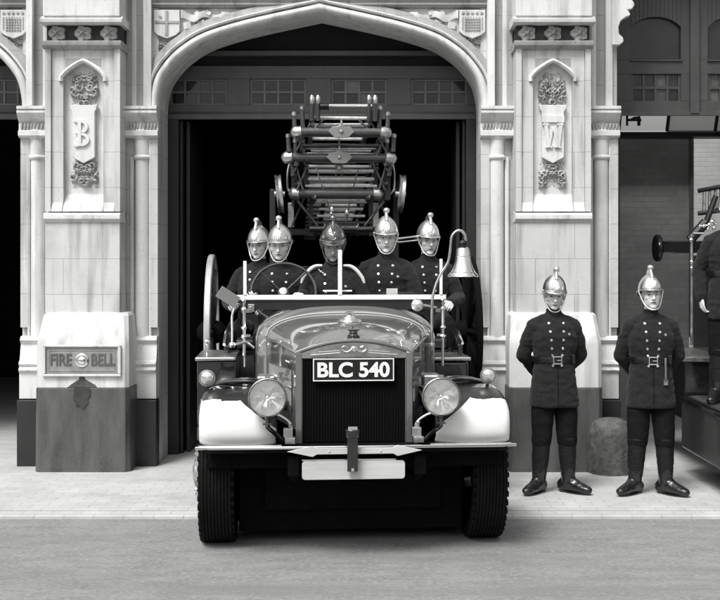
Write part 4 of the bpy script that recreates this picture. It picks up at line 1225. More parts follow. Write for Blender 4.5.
# ------------------------------------------------------------------ wheeled escape ladder carried over the engine
LD = empty('escape_ladder', EM @ Vector((0, 2.5, 1.3)), EYAW)
tag(LD, 'wooden extension ladder with rollers and carriage wheels, stowed above the firemen on the engine', 'ladder')
OFF = Vector((0, 2.5, 1.3))
def lo(g, name, m, parent=None, **k):
    g.v = [tuple(Vector(v) - OFF) for v in g.v]
    return g.obj(name, m, parent if parent is not None else LD, **k)
SL = -.118
M['beam'] = mat('dark_ladder_beam', .018, .35, var=.3, scale=9, coat=.3)
def cxl(px, y): return el(px, 200, y).x
def section(y0, z0, length, hw, rh, n_r, rail_r, nm, ext=0):
    """two side rails with rungs, head at (y0, z0), falling to the rear"""
    cx = (cxl(341, y0))
    g = G(); parts = []
    for s in (-1, 1):
        g = G()
        x = cx + s * hw
        top = [(x - rail_r * .5, y0, z0 - rh / 2), (x + rail_r * .5, y0, z0 - rh / 2), (x + rail_r * .5, y0, z0 + rh / 2), (x - rail_r * .5, y0, z0 + rh / 2)]
        bot = [(p[0], p[1] + length, p[2] + SL * length) for p in top]
        g.loft([top, bot]); parts.append(lo(g, 'ladder_rail', M['beam'], smooth=20, bevel=.006))
    for k in range(n_r):
        y = y0 + .10 + .29 * k
        g = G(); g.tube([(cx - hw - .0, y, z0 + SL * (y - y0)), (cx + hw, y, z0 + SL * (y - y0))], .0175, 10)
        lo(g, 'rung', M['wood_worn'])
    return cx
# three nested sections, the narrowest on top
z1 = el(341, 117, 2.55).z
section(2.45, z1, 6.2, .27, .11, 14, .045, 'top')
z2 = el(341, 146, 2.62).z
section(2.62, z2, 6.4, .36, .13, 14, .05, 'mid')
z3 = el(341, 178, 2.78).z
section(2.78, z3, 6.8, .33, .13, 15, .055, 'main')
section(2.95, el(341, 204, 2.95).z, 4.6, .17, .08, 9, .035, 'jack')
for s in (-1, 1):
    g = G(); x = cxl(341, 2.7) + s * .44
    g.loft([[(x - .03, 2.66, z3 - .22), (x + .03, 2.66, z3 - .22), (x + .03, 2.66, z3 + .08), (x - .03, 2.66, z3 + .08)], [(x - .03, 7.6, z3 - .8), (x + .03, 7.6, z3 - .8), (x + .03, 7.6, z3 - .5), (x - .03, 7.6, z3 - .5)]]); lo(g, 'outer_beam', M['beam'], bevel=.01)
# heads of the rails: bright iron shoes and a roller with wound rope
for px in (312, 318, 369, 375):
    q = el(px, 100, 2.45)
    g = G(); g.tube([(q.x, 2.45, z1 - .05), (q.x, 2.43, q.z - .02)], .022, 10); lo(g, 'rail_head', M['wood']); g = G(); g.lathe([(.016, -.03), (.022, -.02), (.024, .01), (.014, .025)], (q.x, 2.43, q.z), n=14); g.v = [(v[0], v[1], q.z + (v[2] - q.z) * 1.6) for v in g.v]
    lo(g, 'rail_shoe', M['steel'])
q = el(341, 105.5, 2.43)
g = G(); a = el(318, 105.5, 2.43); b = el(372, 105.5, 2.43); g.tube([a, b], .013, 10); ro = lo(g, 'head_roller', M['chrome'])
g = G()
for k in range(5): g.lathe([(.012, -.008), (.034 - .004 * (k % 2), -.006), (.034 - .004 * (k % 2), .006), (.012, .008)], a + Vector((.02 + .018 * k, 0, -.01)), RY, 18)
lo(g, 'rope_drum', M['rubber'])
# cross tubes with domed ends and centre plates
def cross(pxa, pxb, py, y, r, plate, nm):
    a = el(pxa, py, y); b = el(pxb, py, y); z = (a.z + b.z) / 2; a.z = b.z = z
    g = G(); e = Vector((.09, 0, 0))
    g.tube([a + e, b - e], r, 14); t = lo(g, 'cross_tube', M['wood'])
    for s, q in ((-1, a), (1, b)):
        g = G(); g.lathe([(.008, 0), (r * .95, .015), (r * 1.35, .04), (r * 1.35, .1), (r * 1.05, .11)], q, RY if s < 0 else RY @ Matrix.Rotation(PI, 3, 'X'), 16); lo(g, 'tube_end', M['steel'])
    if plate:
        c = (a + b) / 2
        g = G(); g.prism([(-.12, .0), (-.085, .045), (-.03, .05), (0, .075), (.03, .05), (.085, .045), (.12, 0), (.06, -.055), (-.06, -.055)], 'y', -.02, 0)
        g.lathe([(.022, 0), (.014, .014), (.001, .018)], (0, -.02, .0), RX, 14); g.lathe([(.014, 0), (.008, .04)], (0, -.01, .07), n=10)
        g.v = [(v[0] + c.x, v[1] + c.y - r, v[2] + c.z) for v in g.v]
        lo(g, 'centre_plate', M['copper'], bevel=.004)
cross(290, 392, 132.5, 2.42, .043, True, '')
cross(281, 397, 158, 2.55, .043, True, '')
cross(288, 384, 194, 2.68, .046, False, '')
# stepped brackets down both sides
for s in (-1, 1):
    for px, py0, py1, y in ((47, 114, 138, 2.40), (39, 108, 128, 2.5), (53, 136, 152, 2.52), (46, 141, 166, 2.55), (49, 160, 176, 2.6)):
        q0 = el(341 + s * px, py0, y); q1 = el(341 + s * (px - 1), py1, y)
        g = G(); g.tube([q0, q1], [.018, .024], 10); br_ = lo(g, 'rail_bracket', M['wood'])
        g = G(); g.lathe([(.012, -.025), (.024, -.016), (.024, .012), (.01, .022)], q0, n=12); lo(g, 'bracket_cap', M['steel'])
    # big guide pulleys, seen nearly edge on
    c = el(341 + s * 60.5 - 1, 194, 2.7)
    g = G(); g.lathe([(.05, -.02), (.165, -.015), (.18, -.03), (.185, -.025), (.172, 0), (.185, .025), (.18, .03), (.165, .015), (.05, .02)], (0, 0, 0), RY @ Matrix.Rotation(R(6) * s, 3, 'Y'), 40); g.lathe([(.03, -.05), (.03, .05)], (0, 0, 0), RY, 14)
    g.v = [tuple(Vector(v) + c) for v in g.v]
    lo(g, 'guide_pulley', M['steel'])
    c = el(341 + s * 50, 180, 2.72)
    g = G(); g.tube(rail([c + Vector((0, 0, .2)), c + Vector((s * .03, 0, .08)), c + Vector((s * .03, 0, -.08)), c + Vector((-s * .02, 0, -.15)), el(341 + s * 30, 218, 2.85)], 5), .011, 8)
    lo(g, 'stay_tube', M['steel'])
# hauling lines and pulley block down the middle
for a, b in (((316, 168), (331, 213)), ((331, 213), (333, 222)), ((358, 170), (350, 200)), ((350, 200), (346, 222)), ((336, 160), (336, 176)), ((342, 160), (342, 176)), ((339, 138), (339, 158))):
    g = G(); g.tube([el(a[0], a[1], 2.56), el(b[0], b[1], 2.75)], .0055 if a[0] != 336 and a[0] != 342 else .010, 6); lo(g, 'hauling_line', M['steel'])
for px, py in ((332, 210), (339, 167), (347, 213), (339, 152)):
    c = el(px, py, 2.6); g = G(); g.ell((0, 0, 0), (.022, .02, .035), n=12, m=8); g.v = [tuple(Vector(v) + c) for v in g.v]; lo(g, 'pulley_block', M['steel'])
# winding gear, truss rods and spare tackle that crowd the frame behind the crew
for s in (-1, 1):
    for (pa, ya, pb_, yb_, y) in ((30, 122, 44, 150, 2.5), (44, 136, 34, 160, 2.52), (36, 150, 47, 172, 2.58), (50, 148, 38, 190, 2.6), (33, 165, 44, 190, 2.62), (46, 196, 22, 228, 2.8), (36, 196, 50, 228, 2.85), (18, 120, 30, 132, 2.46)):
        g = G(); g.tube([el(341 + s * pa, ya, y), el(341 + s * pb_, yb_, y)], .010, 8); lo(g, 'truss_rod', M['wood'])
    for px, py, r_ in ((40, 143, .045), (35, 168, .05), (44, 184, .04), (27, 198, .04)):
        g = G(); g.lathe([(.012, -.03), (r_, -.02), (r_ * .8, 0), (r_, .02), (.012, .03)], el(341 + s * px, py, 2.66), RY, 20); lo(g, 'rope_sheave', M['black_paint'])
    g = G(); q0 = el(341 + s * 30, 196, 2.9); q1 = el(341 + s * 30, 236, 2.9); g.box(q0.x - .02, q0.x + .02, 2.9, 2.96, q1.z, q0.z); lo(g, 'frame_post', M['beam'])
for py, hw_, y, r_ in ((124.5, 27, 2.5, .012), (146, 38, 2.56, .02), (151, 30, 2.6, .012), (171, 36, 2.66, .016), (179, 33, 2.68, .016), (186, 36, 2.7, .014), (202, 26, 2.8, .014), (209, 22, 2.82, .014), (216, 24, 2.84, .014), (223, 30, 2.86, .02)):
    g = G(); g.tube([el(341 - hw_, py, y), el(341 + hw_, py, y)], r_, 10); lo(g, 'tie_bar', M['wood_worn'] if r_ < .018 else M['beam'])
g = G(); c = el(341, 229, 2.75); g.lathe([(.03, -.30), (.03, -.17), (.09, -.165), (.09, -.15), (.05, -.145), (.05, .145), (.09, .15), (.09, .165), (.03, .17), (.03, .30)], c, RY, 28); lo(g, 'winding_drum', M['black_paint'])

# carriage wheels
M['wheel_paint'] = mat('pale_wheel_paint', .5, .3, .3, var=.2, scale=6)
for s in (-1, 1):
    g = G(); Rw = .73
    g.lathe([(Rw - .05, -.028), (Rw, -.030), (Rw + .012, -.02), (Rw + .012, .02), (Rw, .030), (Rw - .05, .028), (Rw - .05, -.028)], (0, 0, 0), RY, 72)
    c = el(212 if s < 0 else 468, 264, 2.9); c.z = 1.31; g.v = [tuple(Vector(v) + c) for v in g.v]
    wr = lo(g, 'carriage_wheel', M['wheel_paint'] if s < 0 else M['dead_black'])  # right wheel and spokes blackened to sink them into shade
    g = G()
    for k in range(12):
        a = 2 * PI * k / 12; g.tube([c + Vector((0, math.cos(a) * .08, math.sin(a) * .08)), c + Vector((0, math.cos(a) * (Rw - .03), math.sin(a) * (Rw - .03)))], [.03, .022], 8)
    lo(g, 'wheel_spokes', M['wood'] if s < 0 else M['dead_black'])
    g = G(); g.lathe([(.04, -.14), (.09, -.1), (.11, -.05), (.11, .05), (.09, .1), (.04, .14)], c, RY, 24); lo(g, 'wheel_hub', M['dead_black'])
g = G(); g.tube([(-1.25, 2.9, 1.31), (1.25, 2.9, 1.31)], .03, 12); lo(g, 'carriage_axle', M['black_dull'])

# ------------------------------------------------------------------ people
def bake(g, voxel, smooth_it=6, factor=.5):
    """fuse overlapping volumes into one continuous surface"""
    me = g.mesh('body_raw'); o = bpy.data.objects.new('body_raw', me); COL.objects.link(o)
    r = o.modifiers.new('r', 'REMESH'); r.mode = 'VOXEL'; r.voxel_size = voxel
    s = o.modifiers.new('s', 'SMOOTH'); s.iterations = smooth_it; s.factor = factor
    dg = bpy.context.evaluated_depsgraph_get(); dg.update()
    m2 = bpy.data.meshes.new_from_object(o.evaluated_get(dg))
    bpy.data.objects.remove(o); bpy.data.meshes.remove(me)
    return m2

def coords(me):
    a = np.empty(len(me.vertices) * 3, dtype=np.float32); me.vertices.foreach_get('co', a); return a.reshape(-1, 3)
def setco(me, a):
    me.vertices.foreach_set('co', np.asarray(a, dtype=np.float32).ravel()); me.update()
def finish(me, name, mats, parent):
    me.name = name
    for i_, m in enumerate(mats):
        if i_ < len(me.materials): me.materials[i_] = m
        else: me.materials.append(m)
    me.polygons.foreach_set('use_smooth', [True] * len(me.polygons))
    o = bpy.data.objects.new(name, me); COL.objects.link(o)
    if parent is not None: o.parent = parent
    return o

def tors(g, secs, n=36, off=(0, 0)):
    """secs: (z, rx, ry, cx, cy) superellipse rings"""
    rings = []
    for z, rx_, ry_, cx, cy in secs:
        r = []
        for k in range(n):
            a = 2 * PI * k / n
            c, s = math.cos(a), math.sin(a)
            r.append((cx + off[0] + rx_ * math.copysign(abs(c) ** .85, c), cy + off[1] + ry_ * math.copysign(abs(s) ** .9, s), z))
        rings.append(r)
    g.loft(rings)

def head_prims(g, H, slim=1.0, seed=0):
    n0 = len(g.v); r0 = random.Random(seed * 7 + 1); jw = r0.uniform(.92, 1.1); nl = r0.uniform(-.004, .006); ck = r0.uniform(.9, 1.12); ch = r0.uniform(-.006, .006)
    g.ell((0, .012, .035), (.077, .097, .092), n=32, m=20)
    g.ell((0, -.022, -.035), (.062 * slim, .070, .088), n=28, m=18)
    g.ell((0, -.010, -.055), (.064 * slim * jw, .062, .055), n=24, m=14)
    g.ell((0, -.062, -.100 + ch), (.030 * jw, .026, .022), n=16, m=10)
    for s in (-1, 1):
        g.ell((s * .034, -.044, -.020), (.038 * ck, .040, .036), n=20, m=14)
        g.ell((s * .080, .008, -.012), (.010, .018, .031), Matrix.Rotation(s * .25, 3, 'Z'), n=14, m=10)
    g.cap((0, -.090, .008), .0075, (0, -.112, -.034 - nl), .0125, 12)
    g.ell((0, -.104, -.038 - nl), (.018, .012, .009), n=12, m=8)
    g.xf(H, n0)

def shape_face(me, H, mats_idx=True, seed=0, mouth=0):
    Hi = np.array(H.inverted()); a = coords(me)
    l = a @ Hi[:3, :3].T + Hi[:3, 3]
    front = (l[:, 1] < -.02) & (np.abs(l[:, 0]) < .09) & (np.abs(l[:, 2]) < .16)
    gx = lambda c, s: np.exp(-((l[:, 0] - c) / s) ** 2); gz = lambda c, s: np.exp(-((l[:, 2] - c) / s) ** 2)
    d = np.zeros(len(l))
    for s in (-1, 1):
        d += .0125 * gx(s * .031, .016) * gz(.004, .0115)
        d -= .006 * gx(s * .031, .009) * gz(.002, .006)          # lids and eyeball
        d -= .0045 * gx(s * .030, .018) * gz(.024, .007)
        d += .003 * gx(s * .026, .006) * gz(-.045, .012)         # folds beside the nose
    d -= .0055 * gx(0, .019) * gz(-.064, .005) + .006 * gx(0, .017) * gz(-.078, .0055)
    d += .006 * gx(0, .024) * gz(-.0708, .0028)
    d += .004 * gx(0, .02) * gz(-.09, .006)
    l2 = l.copy(); l2[:, 1] += np.where(front, d, 0)
    Hn = np.array(H); a2 = l2 @ Hn[:3, :3].T + Hn[:3, 3]
    setco(me, a2)
    n = len(me.polygons); cen = np.empty(n * 3, dtype=np.float32); me.polygons.foreach_get('center', cen); cen = cen.reshape(-1, 3)
    q = cen @ Hi[:3, :3].T + Hi[:3, 3]
    mi = np.zeros(n, dtype=np.int32); f = q[:, 1] < -.05
    ax = np.abs(q[:, 0])
    arch_ = .022 + .004 * np.cos((ax - .03) / .02 * 1.5)
    mi[f & (ax > .013) & (ax < .048) & (np.abs(q[:, 2] - arch_) < .0042)] = 1
    e = ((ax - .031) / .0135) ** 2 + ((q[:, 2] - .0025) / .0052) ** 2
    mi[f & (e < 1)] = 2
    mi[f & (e < 1.5) & (q[:, 2] > .0055)] = 1
    mi[f & (((ax - .031) / .0055) ** 2 + ((q[:, 2] - .003) / .0058) ** 2 < 1)] = 3
    mi[f & (ax < .024) & (np.abs(q[:, 2] + .071) < .0065 * (1 - (ax / .028) ** 2))] = 4
    mi[f & (ax < .025) & (np.abs(q[:, 2] + .0708) < .0018)] = 1
    me.polygons.foreach_set('material_index', mi)

def hand_prims(g, W, A, side, curl=.9, fist=False):
    """W wrist point; A 3x3 whose columns are: fingers direction, across the palm (towards the thumb), palm normal (out of the palm)"""
    n0 = len(g.v); 
    g.ell((.045, 0, 0), (.052, .041, .016), n=20, m=12)
    g.cap((-.01, 0, 0), .025, (.03, 0, 0), .024, 12)
    for k, (yy, L, r) in enumerate(((.031, .076, .0085), (.011, .084, .0088), (-.010, .078, .0084), (-.030, .062, .0075))):
        p = Vector((.085, yy, 0)); ang = .15; c = curl * (1.0 + .08 * k)
        g.cap((.05, yy * .9, 0), r * 1.1, p, r * 1.15, 10)
        for j, fr in enumerate((.45, .3, .25)):
            ang += c * (.85 if j == 0 else 1.0)
            q = p + Vector((math.cos(ang), 0, math.sin(ang))) * L * fr
            g.cap(p, r * (1.08 - .1 * j), q, r * (1.0 - .1 * j), 10); p = q
    p = Vector((.02, .03, .006)); ang = .7
    for j, (L, r) in enumerate(((.042, .0125), (.033, .0105), (.026, .009))):
        dirn = Vector((math.cos(ang), math.sin(ang) * (1 - .5 * curl), .35 * curl * (j + .3))).normalized()
        q = p + dirn * L; g.cap(p, r, q, r * .9, 10); p = q; ang -= .3 + .3 * curl
    Mx = Matrix.Translation(W) @ A.to_4x4()
    g.xf(Mx, n0)

def frame_from(fdir, thumb):
    x = Vector(fdir).normalized(); y = Vector(thumb); y = (y - x * y.dot(x)).normalized(); z = x.cross(y)
    return Matrix((x, y, z)).transposed()

def wrinkle(me, amp, scale, seed, zlo=-9, zhi=9, stretch=(1, 1, 1)):
    a = coords(me); nrm = np.empty(len(a) * 3, dtype=np.float32); me.vertices.foreach_get('normal', nrm); nrm = nrm.reshape(-1, 3)
    d = np.empty(len(a), dtype=np.float32)
    off = Vector((seed * 3.1, seed * 1.7, seed * .9))
    for i, p in enumerate(a):
        q = Vector((p[0] * scale * stretch[0], p[1] * scale * stretch[1], p[2] * scale * stretch[2])) + off
        v = noise.noise(q)
        d[i] = (1 - 2 * abs(v)) * .7 + noise.noise(q * 2.3) * .4
    setco(me, a + nrm * (d * amp)[:, None])

def helmet(parent, H, m_dome, dull=False):
    """brass helmet: pointed dome, peak all round, comb with scroll, badge, chin scales"""
    def ho(g, name, m, par, **k):
        g.xf(H); return g.obj(name, m, par, **k)
    z0 = .048
    g = G()
    prof = [(.098, -.004), (.1005, .006), (.099, .02), (.096, .04), (.089, .062), (.078, .084), (.063, .104), (.046, .120), (.030, .132), (.016, .139), (.002, .142)]
    g.lathe([(r, z_ + z0) for r, z_ in prof], (0, .012, 0), n=48, sx=1.0, sy=1.28)
    he = ho(g, 'helmet', m_dome, parent, smooth=60)
    # peak: sweeps forward and down behind
    g = G(); rings = []
    for k in range(49):
        a = 2 * PI * k / 48; c, s = math.cos(a), math.sin(a)
        w_ = .012 + .016 * max(0, -s) ** 2 + .042 * max(0, s) ** 2
        dz = -.010 * max(0, -s) ** 2 - .045 * max(0, s) ** 2 - .004
        x0_, y0_ = .098 * c, .012 + .126 * s
        rings.append([(x0_ * .97, (y0_ - .012) * .97 + .012, z0 + .006), (x0_ + c * w_, y0_ + s * w_, z0 + dz), (x0_ + c * (w_ - .001), y0_ + s * (w_ - .001), z0 + dz - .004), (x0_ * .97, (y0_ - .012) * .97 + .012, z0 - .003)])
    g.loft(rings, cap=False); ho(g, 'helmet_peak', m_dome, he, smooth=50)
    g = G(); g.tube([(.099 * math.cos(2 * PI * k / 40), .012 + .1275 * math.sin(2 * PI * k / 40), z0 + .007) for k in range(41)], .0035, 6); ho(g, 'helmet_band', M['steel'], he)
    # comb
    g = G()
    out = rail([(-.100, z0 + .075, 0), (-.075, z0 + .125, 0), (-.05, z0 + .16, 0), (-.01, z0 + .178, 0), (.04, z0 + .170, 0), (.09, z0 + .135, 0), (.125, z0 + .085, 0), (.145, z0 + .03, 0)], 4)
    inn = [(p.x * .62 + .008, z0 + (p.y - z0) * .70) for p in out]
    poly = [(p.x, p.y) for p in out] + inn[::-1]
    g.prism(poly, 'x', -.0075, .0075)
    g.tube([(0, p.x, p.y) for p in out], .0095, 8)
    g.lathe([(.002, -.026), (.017, -.022), (.0235, -.010), (.025, 0), (.0235, .010), (.017, .022), (.002, .026)], (0, -.052, z0 + .186), RY, 20)
    g.cap((0, -.056, z0 + .165), .0115, (0, -.082, z0 + .105), .018, 12)
    ho(g, 'helmet_comb', m_dome, he, smooth=50)
    # badge plate: rayed shield lying on the front
    g = G()
    def hb(u, v):
        r_ = math.hypot(u * .9, v); a = math.atan2(v, u)
        if r_ > .9 + .06 * math.cos(12 * a): return -.002
        return .009 + .004 * abs(math.cos(6 * a)) * (r_) + (.005 if r_ < .35 else 0) + (.004 if abs(r_ - .55) < .07 else 0)
    b0 = len(g.v); relief(g, -.040, .040, -.044, .044, 0, hb, 30, 30, .002)
    for i in range(b0, len(g.v)):
        x, y, z_ = g.v[i]; zz = z_ + .052; k_ = zz / .142
        rr = np.interp(zz, [p[1] for p in prof], [p[0] for p in prof])
        g.v[i] = (x, .012 - 1.28 * math.sqrt(max(rr * rr - x * x, .0001)) + y, zz + z0)
    ho(g, 'helmet_badge', m_dome, he, smooth=50)
    # chin scales
    g = G()
    pts = rail([(-.104, -.012, z0 - .012), (-.082, -.030, -.035), (-.063, -.052, -.085), (-.036, -.085, -.118), (0, -.094, -.128), (.036, -.085, -.118), (.063, -.052, -.085), (.082, -.030, -.035), (.104, -.012, z0 - .012)], 4)
    g.tube(pts, [.0065 if i % 2 else .0048 for i in range(len(pts))], 8)
    ho(g, 'chin_strap', m_dome if not dull else M['leather'], he)
    for s in (-1, 1):
        g = G(); g.lathe([(.010, 0), (.009, .004), (.001, .006)], (s * .100, -.012, z0 - .006), RY if s > 0 else RY @ Matrix.Rotation(PI, 3, 'X'), 16); ho(g, 'strap_rosette', m_dome, he)
    return he

def shell_pt(bvh, x, z, back=False):
    h = bvh.ray_cast(Vector((x, -2, z)), Vector((0, 1, 0)))
    return h[0], h[1]

def lerp_rows(*rows):
    out = []
    for a, b in zip(rows, rows[1:]):
        for k in range(4): out.append(tuple(a[i] + (b[i] - a[i]) * k / 4 for i in range(len(a))))
    return out + [rows[-1]]

def person(label, loc, rz, pose, head=(0, 0, 0), seed=1, skin='skin', buttons=True, group=None, detail=.0042, officer=False, lean=0.0, slim=1.0, scale=1.0, hatchet=False, braid=False):
    slim *= 1.07
    """pose: dict with 'pelvis' height and joint positions (person faces -Y, origin on the ground/seat)"""
    pz_ = pose['pelvis']; D = pz_ - .95
    up = lambda x, y, z: Vector((x, y + lean * (z - .95), z + D))
    Hc = up(0, -.012, 1.690)
    H = Matrix.Translation(Hc) @ Euler((R(head[0]), R(head[1]), R(head[2]))).to_matrix().to_4x4()
    sh = {s: up(s * .172, .008, 1.432) for s in (-1, 1)}
    elb = {s: Vector(pose['elbow'][s]) for s in (-1, 1)}; wr = {s: Vector(pose['wrist'][s]) for s in (-1, 1)}
    hip = {s: Vector((s * .09, 0, pz_ - .02)) for s in (-1, 1)}
    kn = {s: Vector(pose['knee'][s]) for s in (-1, 1)}; an = {s: Vector(pose['ankle'][s]) for s in (-1, 1)}; toe = {s: Vector(pose['toe'][s]) for s in (-1, 1)}
    # one continuous body
    g = G(); head_prims(g, H, slim, seed)
    hb = H @ Vector((0, .018, -.075))
    g.cap(hb, .054, up(0, .02, 1.47), .060, 18)
    L = lambda z, rx_, ry_, cy=0: (z + D, rx_, ry_, 0, cy + lean * (z - .95))
    tors(g, [L(.90, .12, .09), L(.98, .15, .10), L(1.12, .14, .095), L(1.30, .155, .11), L(1.40, .15, .10, .01), L(1.46, .09, .07, .015), L(1.52, .06, .055, .02)])
    for s in (-1, 1):
        g.cap(sh[s], .050, elb[s], .038); g.cap(elb[s], .037, wr[s], .026)
        A = pose['hand'][s]
        hand_prims(g, wr[s], A, s, pose.get('curl', .55))
        g.cap(hip[s], .085, kn[s], .055); g.cap(kn[s], .052, an[s], .038); g.cap(an[s], .034, toe[s], .022)
    me = bake(g, detail, 7)
    shape_face(me, H)
    P_ = finish(me, 'person', [M[skin], M['brow'], M['eye'], M['iris'], M['lip']], None)
    P_.location = loc; P_.rotation_euler = (0, 0, rz); P_.scale = (scale,) * 3
    tag(P_, label, 'person', group)
    # hair at back and sides
    g = G(); g.ell((0, .030, .030), (.082, .088, .090), n=28, m=18); g.xf(H)
    g.obj('hair', M['hair'], P_)
    # tunic
    g = G()
    hem = pose.get('hem', .745)
    if pose['kind'] == 'stand':
        tors(g, [L(hem, .205, .150, .0), L(hem + .02, .207, .152), L(.90, .193, .142), L(1.02, .180, .132), L(1.13, .166, .124), L(1.16, .165, .124), L(1.26, .190, .136), L(1.35, .197, .138), L(1.42, .175, .120, .008), L(1.48, .115, .092, .012), L(1.525, .075, .072, .016), L(1.548, .066, .066, .016)])
    else:
        tors(g, [L(.84, .20, .16, -.03), L(1.02, .19, .14), L(1.13, .175, .128), L(1.26, .192, .136), L(1.35, .200, .138), L(1.42, .175, .120, .008), L(1.48, .115, .092, .012), L(1.525, .075, .072, .016), L(1.548, .066, .066, .016)])
        for s in (-1, 1): g.cap(hip[s] + Vector((s * .02, -.02, .02)), .105, hip[s].lerp(kn[s], .55) + Vector((0, 0, .02)), .095)
    for s in (-1, 1):
        g.cap(sh[s] + Vector((-s * .008, 0, -.012)), .068, sh[s].lerp(elb[s], .45), .066, 18); g.cap(sh[s].lerp(elb[s], .45), .066, elb[s], .056, 18)
        g.cap(elb[s], .057, elb[s].lerp(wr[s], .55), .050, 18); g.cap(elb[s].lerp(wr[s], .5), .050, wr[s], .042, 18)
        g.cap(up(s * .07, .014, 1.50), .035, sh[s], .058, 16)
    me = bake(g, .0075, 5); wrinkle(me, .008, 8, seed, stretch=(1, 1, 1.7)); wrinkle(me, .003, 26, seed + 5)
    bv = BVHTree.FromPolygons([v.co for v in me.vertices], [tuple(p.vertices) for p in me.polygons])
    tun = finish(me, 'tunic', [M['serge']], P_)
    # standing collar
    g = G(); rings = []
    for k in range(33):
        a = 2 * PI * k / 32; c, s = math.cos(a), math.sin(a)
        rings.append([(c * .068, s * .068 + .016, -.03), (c * .063, s * .064 + .012, .022), (c * .058, s * .059 + .012, .022), (c * .06, s * .06 + .014, -.03)])
    g.loft([[tuple(Vector(p) + up(0, 0, 1.555)) for p in r] for r in rings], cap=False); g.obj('collar', M['serge'], tun, smooth=50)
    # skirt split and lapel edge of the double-breasted front
    if pose['kind'] == 'stand':
        g = G(); pts = []
        for z_ in np.linspace(hem + .01, 1.12, 10):
            h, n_ = shell_pt(bv, 0.004, z_ + D)
            if h: pts.append(h + Vector((0, -.001, 0)))
        g.tube(pts, .004, 6); g.obj('coat_opening', M['trouser'], tun)
    cols = ((-.062, (1.455, 1.385, 1.315, 1.245, 1.185, 1.10)), (.062, (1.455, 1.385, 1.315, 1.245, 1.185, 1.10)))
    if buttons:
        for x, zs_ in cols:
            for i, z_ in enumerate(zs_):
                xx = x * (1.0 - .08 * i)
                h, n_ = shell_pt(bv, xx + lean * 0, z_ + D)
                if h is None: continue
                g = G(); g.lathe([(.0115, 0), (.0125, .003), (.010, .008), (.001, .0105)], (0, 0, 0), n_.to_track_quat('Z', 'Y').to_matrix(), 14)
                b_ = g.obj('button', M['brass'], tun); b_.location = h
    g = G(); h, n_ = shell_pt(bv, .105, 1.365 + D)
    if h is not None:
        g.lathe([(.014, 0), (.012, .004), (.001, .006)], (0, 0, 0), n_.to_track_quat('Z', 'Y').to_matrix(), 5); b_ = g.obj('breast_badge', M['steel'], tun); b_.location = h
    # belt with buckle
    if pose['kind'] == 'stand':
        zb_ = 1.145
        pts_o = []
        for k in range(64):
            a = 2 * PI * k / 64; d_ = Vector((math.cos(a), math.sin(a), 0))
            h = bv.ray_cast(Vector((0, 0, zb_ + D)) + d_ * .235, -d_)
            r_ = .178 if h[0] is None else min(math.hypot(h[0].x, h[0].y), .19)
            pts_o.append((a, r_))
        sm = [(pts_o[k][0], (pts_o[k - 1][1] + pts_o[k][1] + pts_o[(k + 1) % 64][1]) / 3) for k in range(64)]
        g = G(); rings = []
        for a, r_ in sm + [sm[0]]:
            c, s = math.cos(a), math.sin(a); ro = r_ + .007
            rings.append([(c * ro, s * ro, zb_ - .026 + D), (c * (ro + .003), s * (ro + .003), zb_ + D), (c * ro, s * ro, zb_ + .026 + D), (c * (r_ - .01), s * (r_ - .01), zb_ + .026 + D), (c * (r_ - .01), s * (r_ - .01), zb_ - .026 + D)])
        g.loft(rings, cap=False); belt = g.obj('belt', M['leather'], P_, smooth=50)
        yb_ = min(p * math.sin(a) for a, p in sm) - .010
        g = G()
        for a_, b_, c_, d_ in ((-.038, .038, .026, .034), (-.038, .038, -.034, -.026), (-.038, -.030, -.026, .026), (.030, .038, -.026, .026)): g.box(a_, b_, yb_ - .010, yb_, zb_ + c_ + D, zb_ + d_ + D)
        g.box(-.004, .03, yb_ - .008, yb_ - .002, zb_ - .003 + D, zb_ + .003 + D)
        g.obj('buckle', M['brass'], belt, smooth=0, bevel=.0015)
        g = G(); x_ = .150
        g.box(x_ - .02, x_ + .012, -.115, -.085, zb_ - .03 + D, zb_ + .045 + D); g.obj('belt_pouch', M['leather'], belt, bevel=.006)
        if hatchet:
            x_ = .10; h, n_ = shell_pt(bv, x_, 1.05 + D); y_ = h.y - .02
            g = G(); g.tube([(x_, y_ - .004, 1.17 + D), (x_ + .004, y_, 1.06 + D), (x_ + .004, y_, .97 + D)], [.011, .011, .013], 10); g.cbox((x_ + .004, y_, .965 + D), (.034, .014, .045))
            g.obj('hatchet', M['steel'], belt, smooth=30)
    # trousers and boots
    if pose['kind'] == 'sit':
        g = G()
        for s in (-1, 1):
            g.cap(hip[s], .095, kn[s], .078, 18); g.cap(kn[s], .080, an[s] + Vector((0, 0, .12)), .062, 18)
        me = bake(g, .010, 4); wrinkle(me, .006, 8, seed + 2); finish(me, 'trousers', [M['trouser']], P_)
        for s in (-1, 1):
            g = G(); g.cap(an[s] + Vector((0, 0, .22)), .068, an[s], .052, 18); g.cap(an[s], .05, toe[s] + Vector((0, 0, .01)), .042, 18)
            me = bake(g, .009, 4); finish(me, 'boot', [M['leather']], P_)
    if pose['kind'] == 'stand':
        g = G()
        g.cap(Vector((-.06, .0, pz_ - .03)), .10, Vector((.06, 0, pz_ - .03)), .10, 18)
        for s in (-1, 1):
            md = hip[s].lerp(kn[s], .5)
            g.cap(hip[s] + Vector((s * .008, 0, 0)), .088, md, .092, 18); g.cap(md, .097, kn[s], .086, 18); g.cap(kn[s], .084, kn[s].lerp(an[s], .12), .083, 18)
        me = bake(g, .0085, 5); wrinkle(me, .006, 6, seed + 2, stretch=(1, 1, 1.2)); wrinkle(me, .0015, 18, seed + 9)
        finish(me, 'trousers', [M['trouser']], P_)
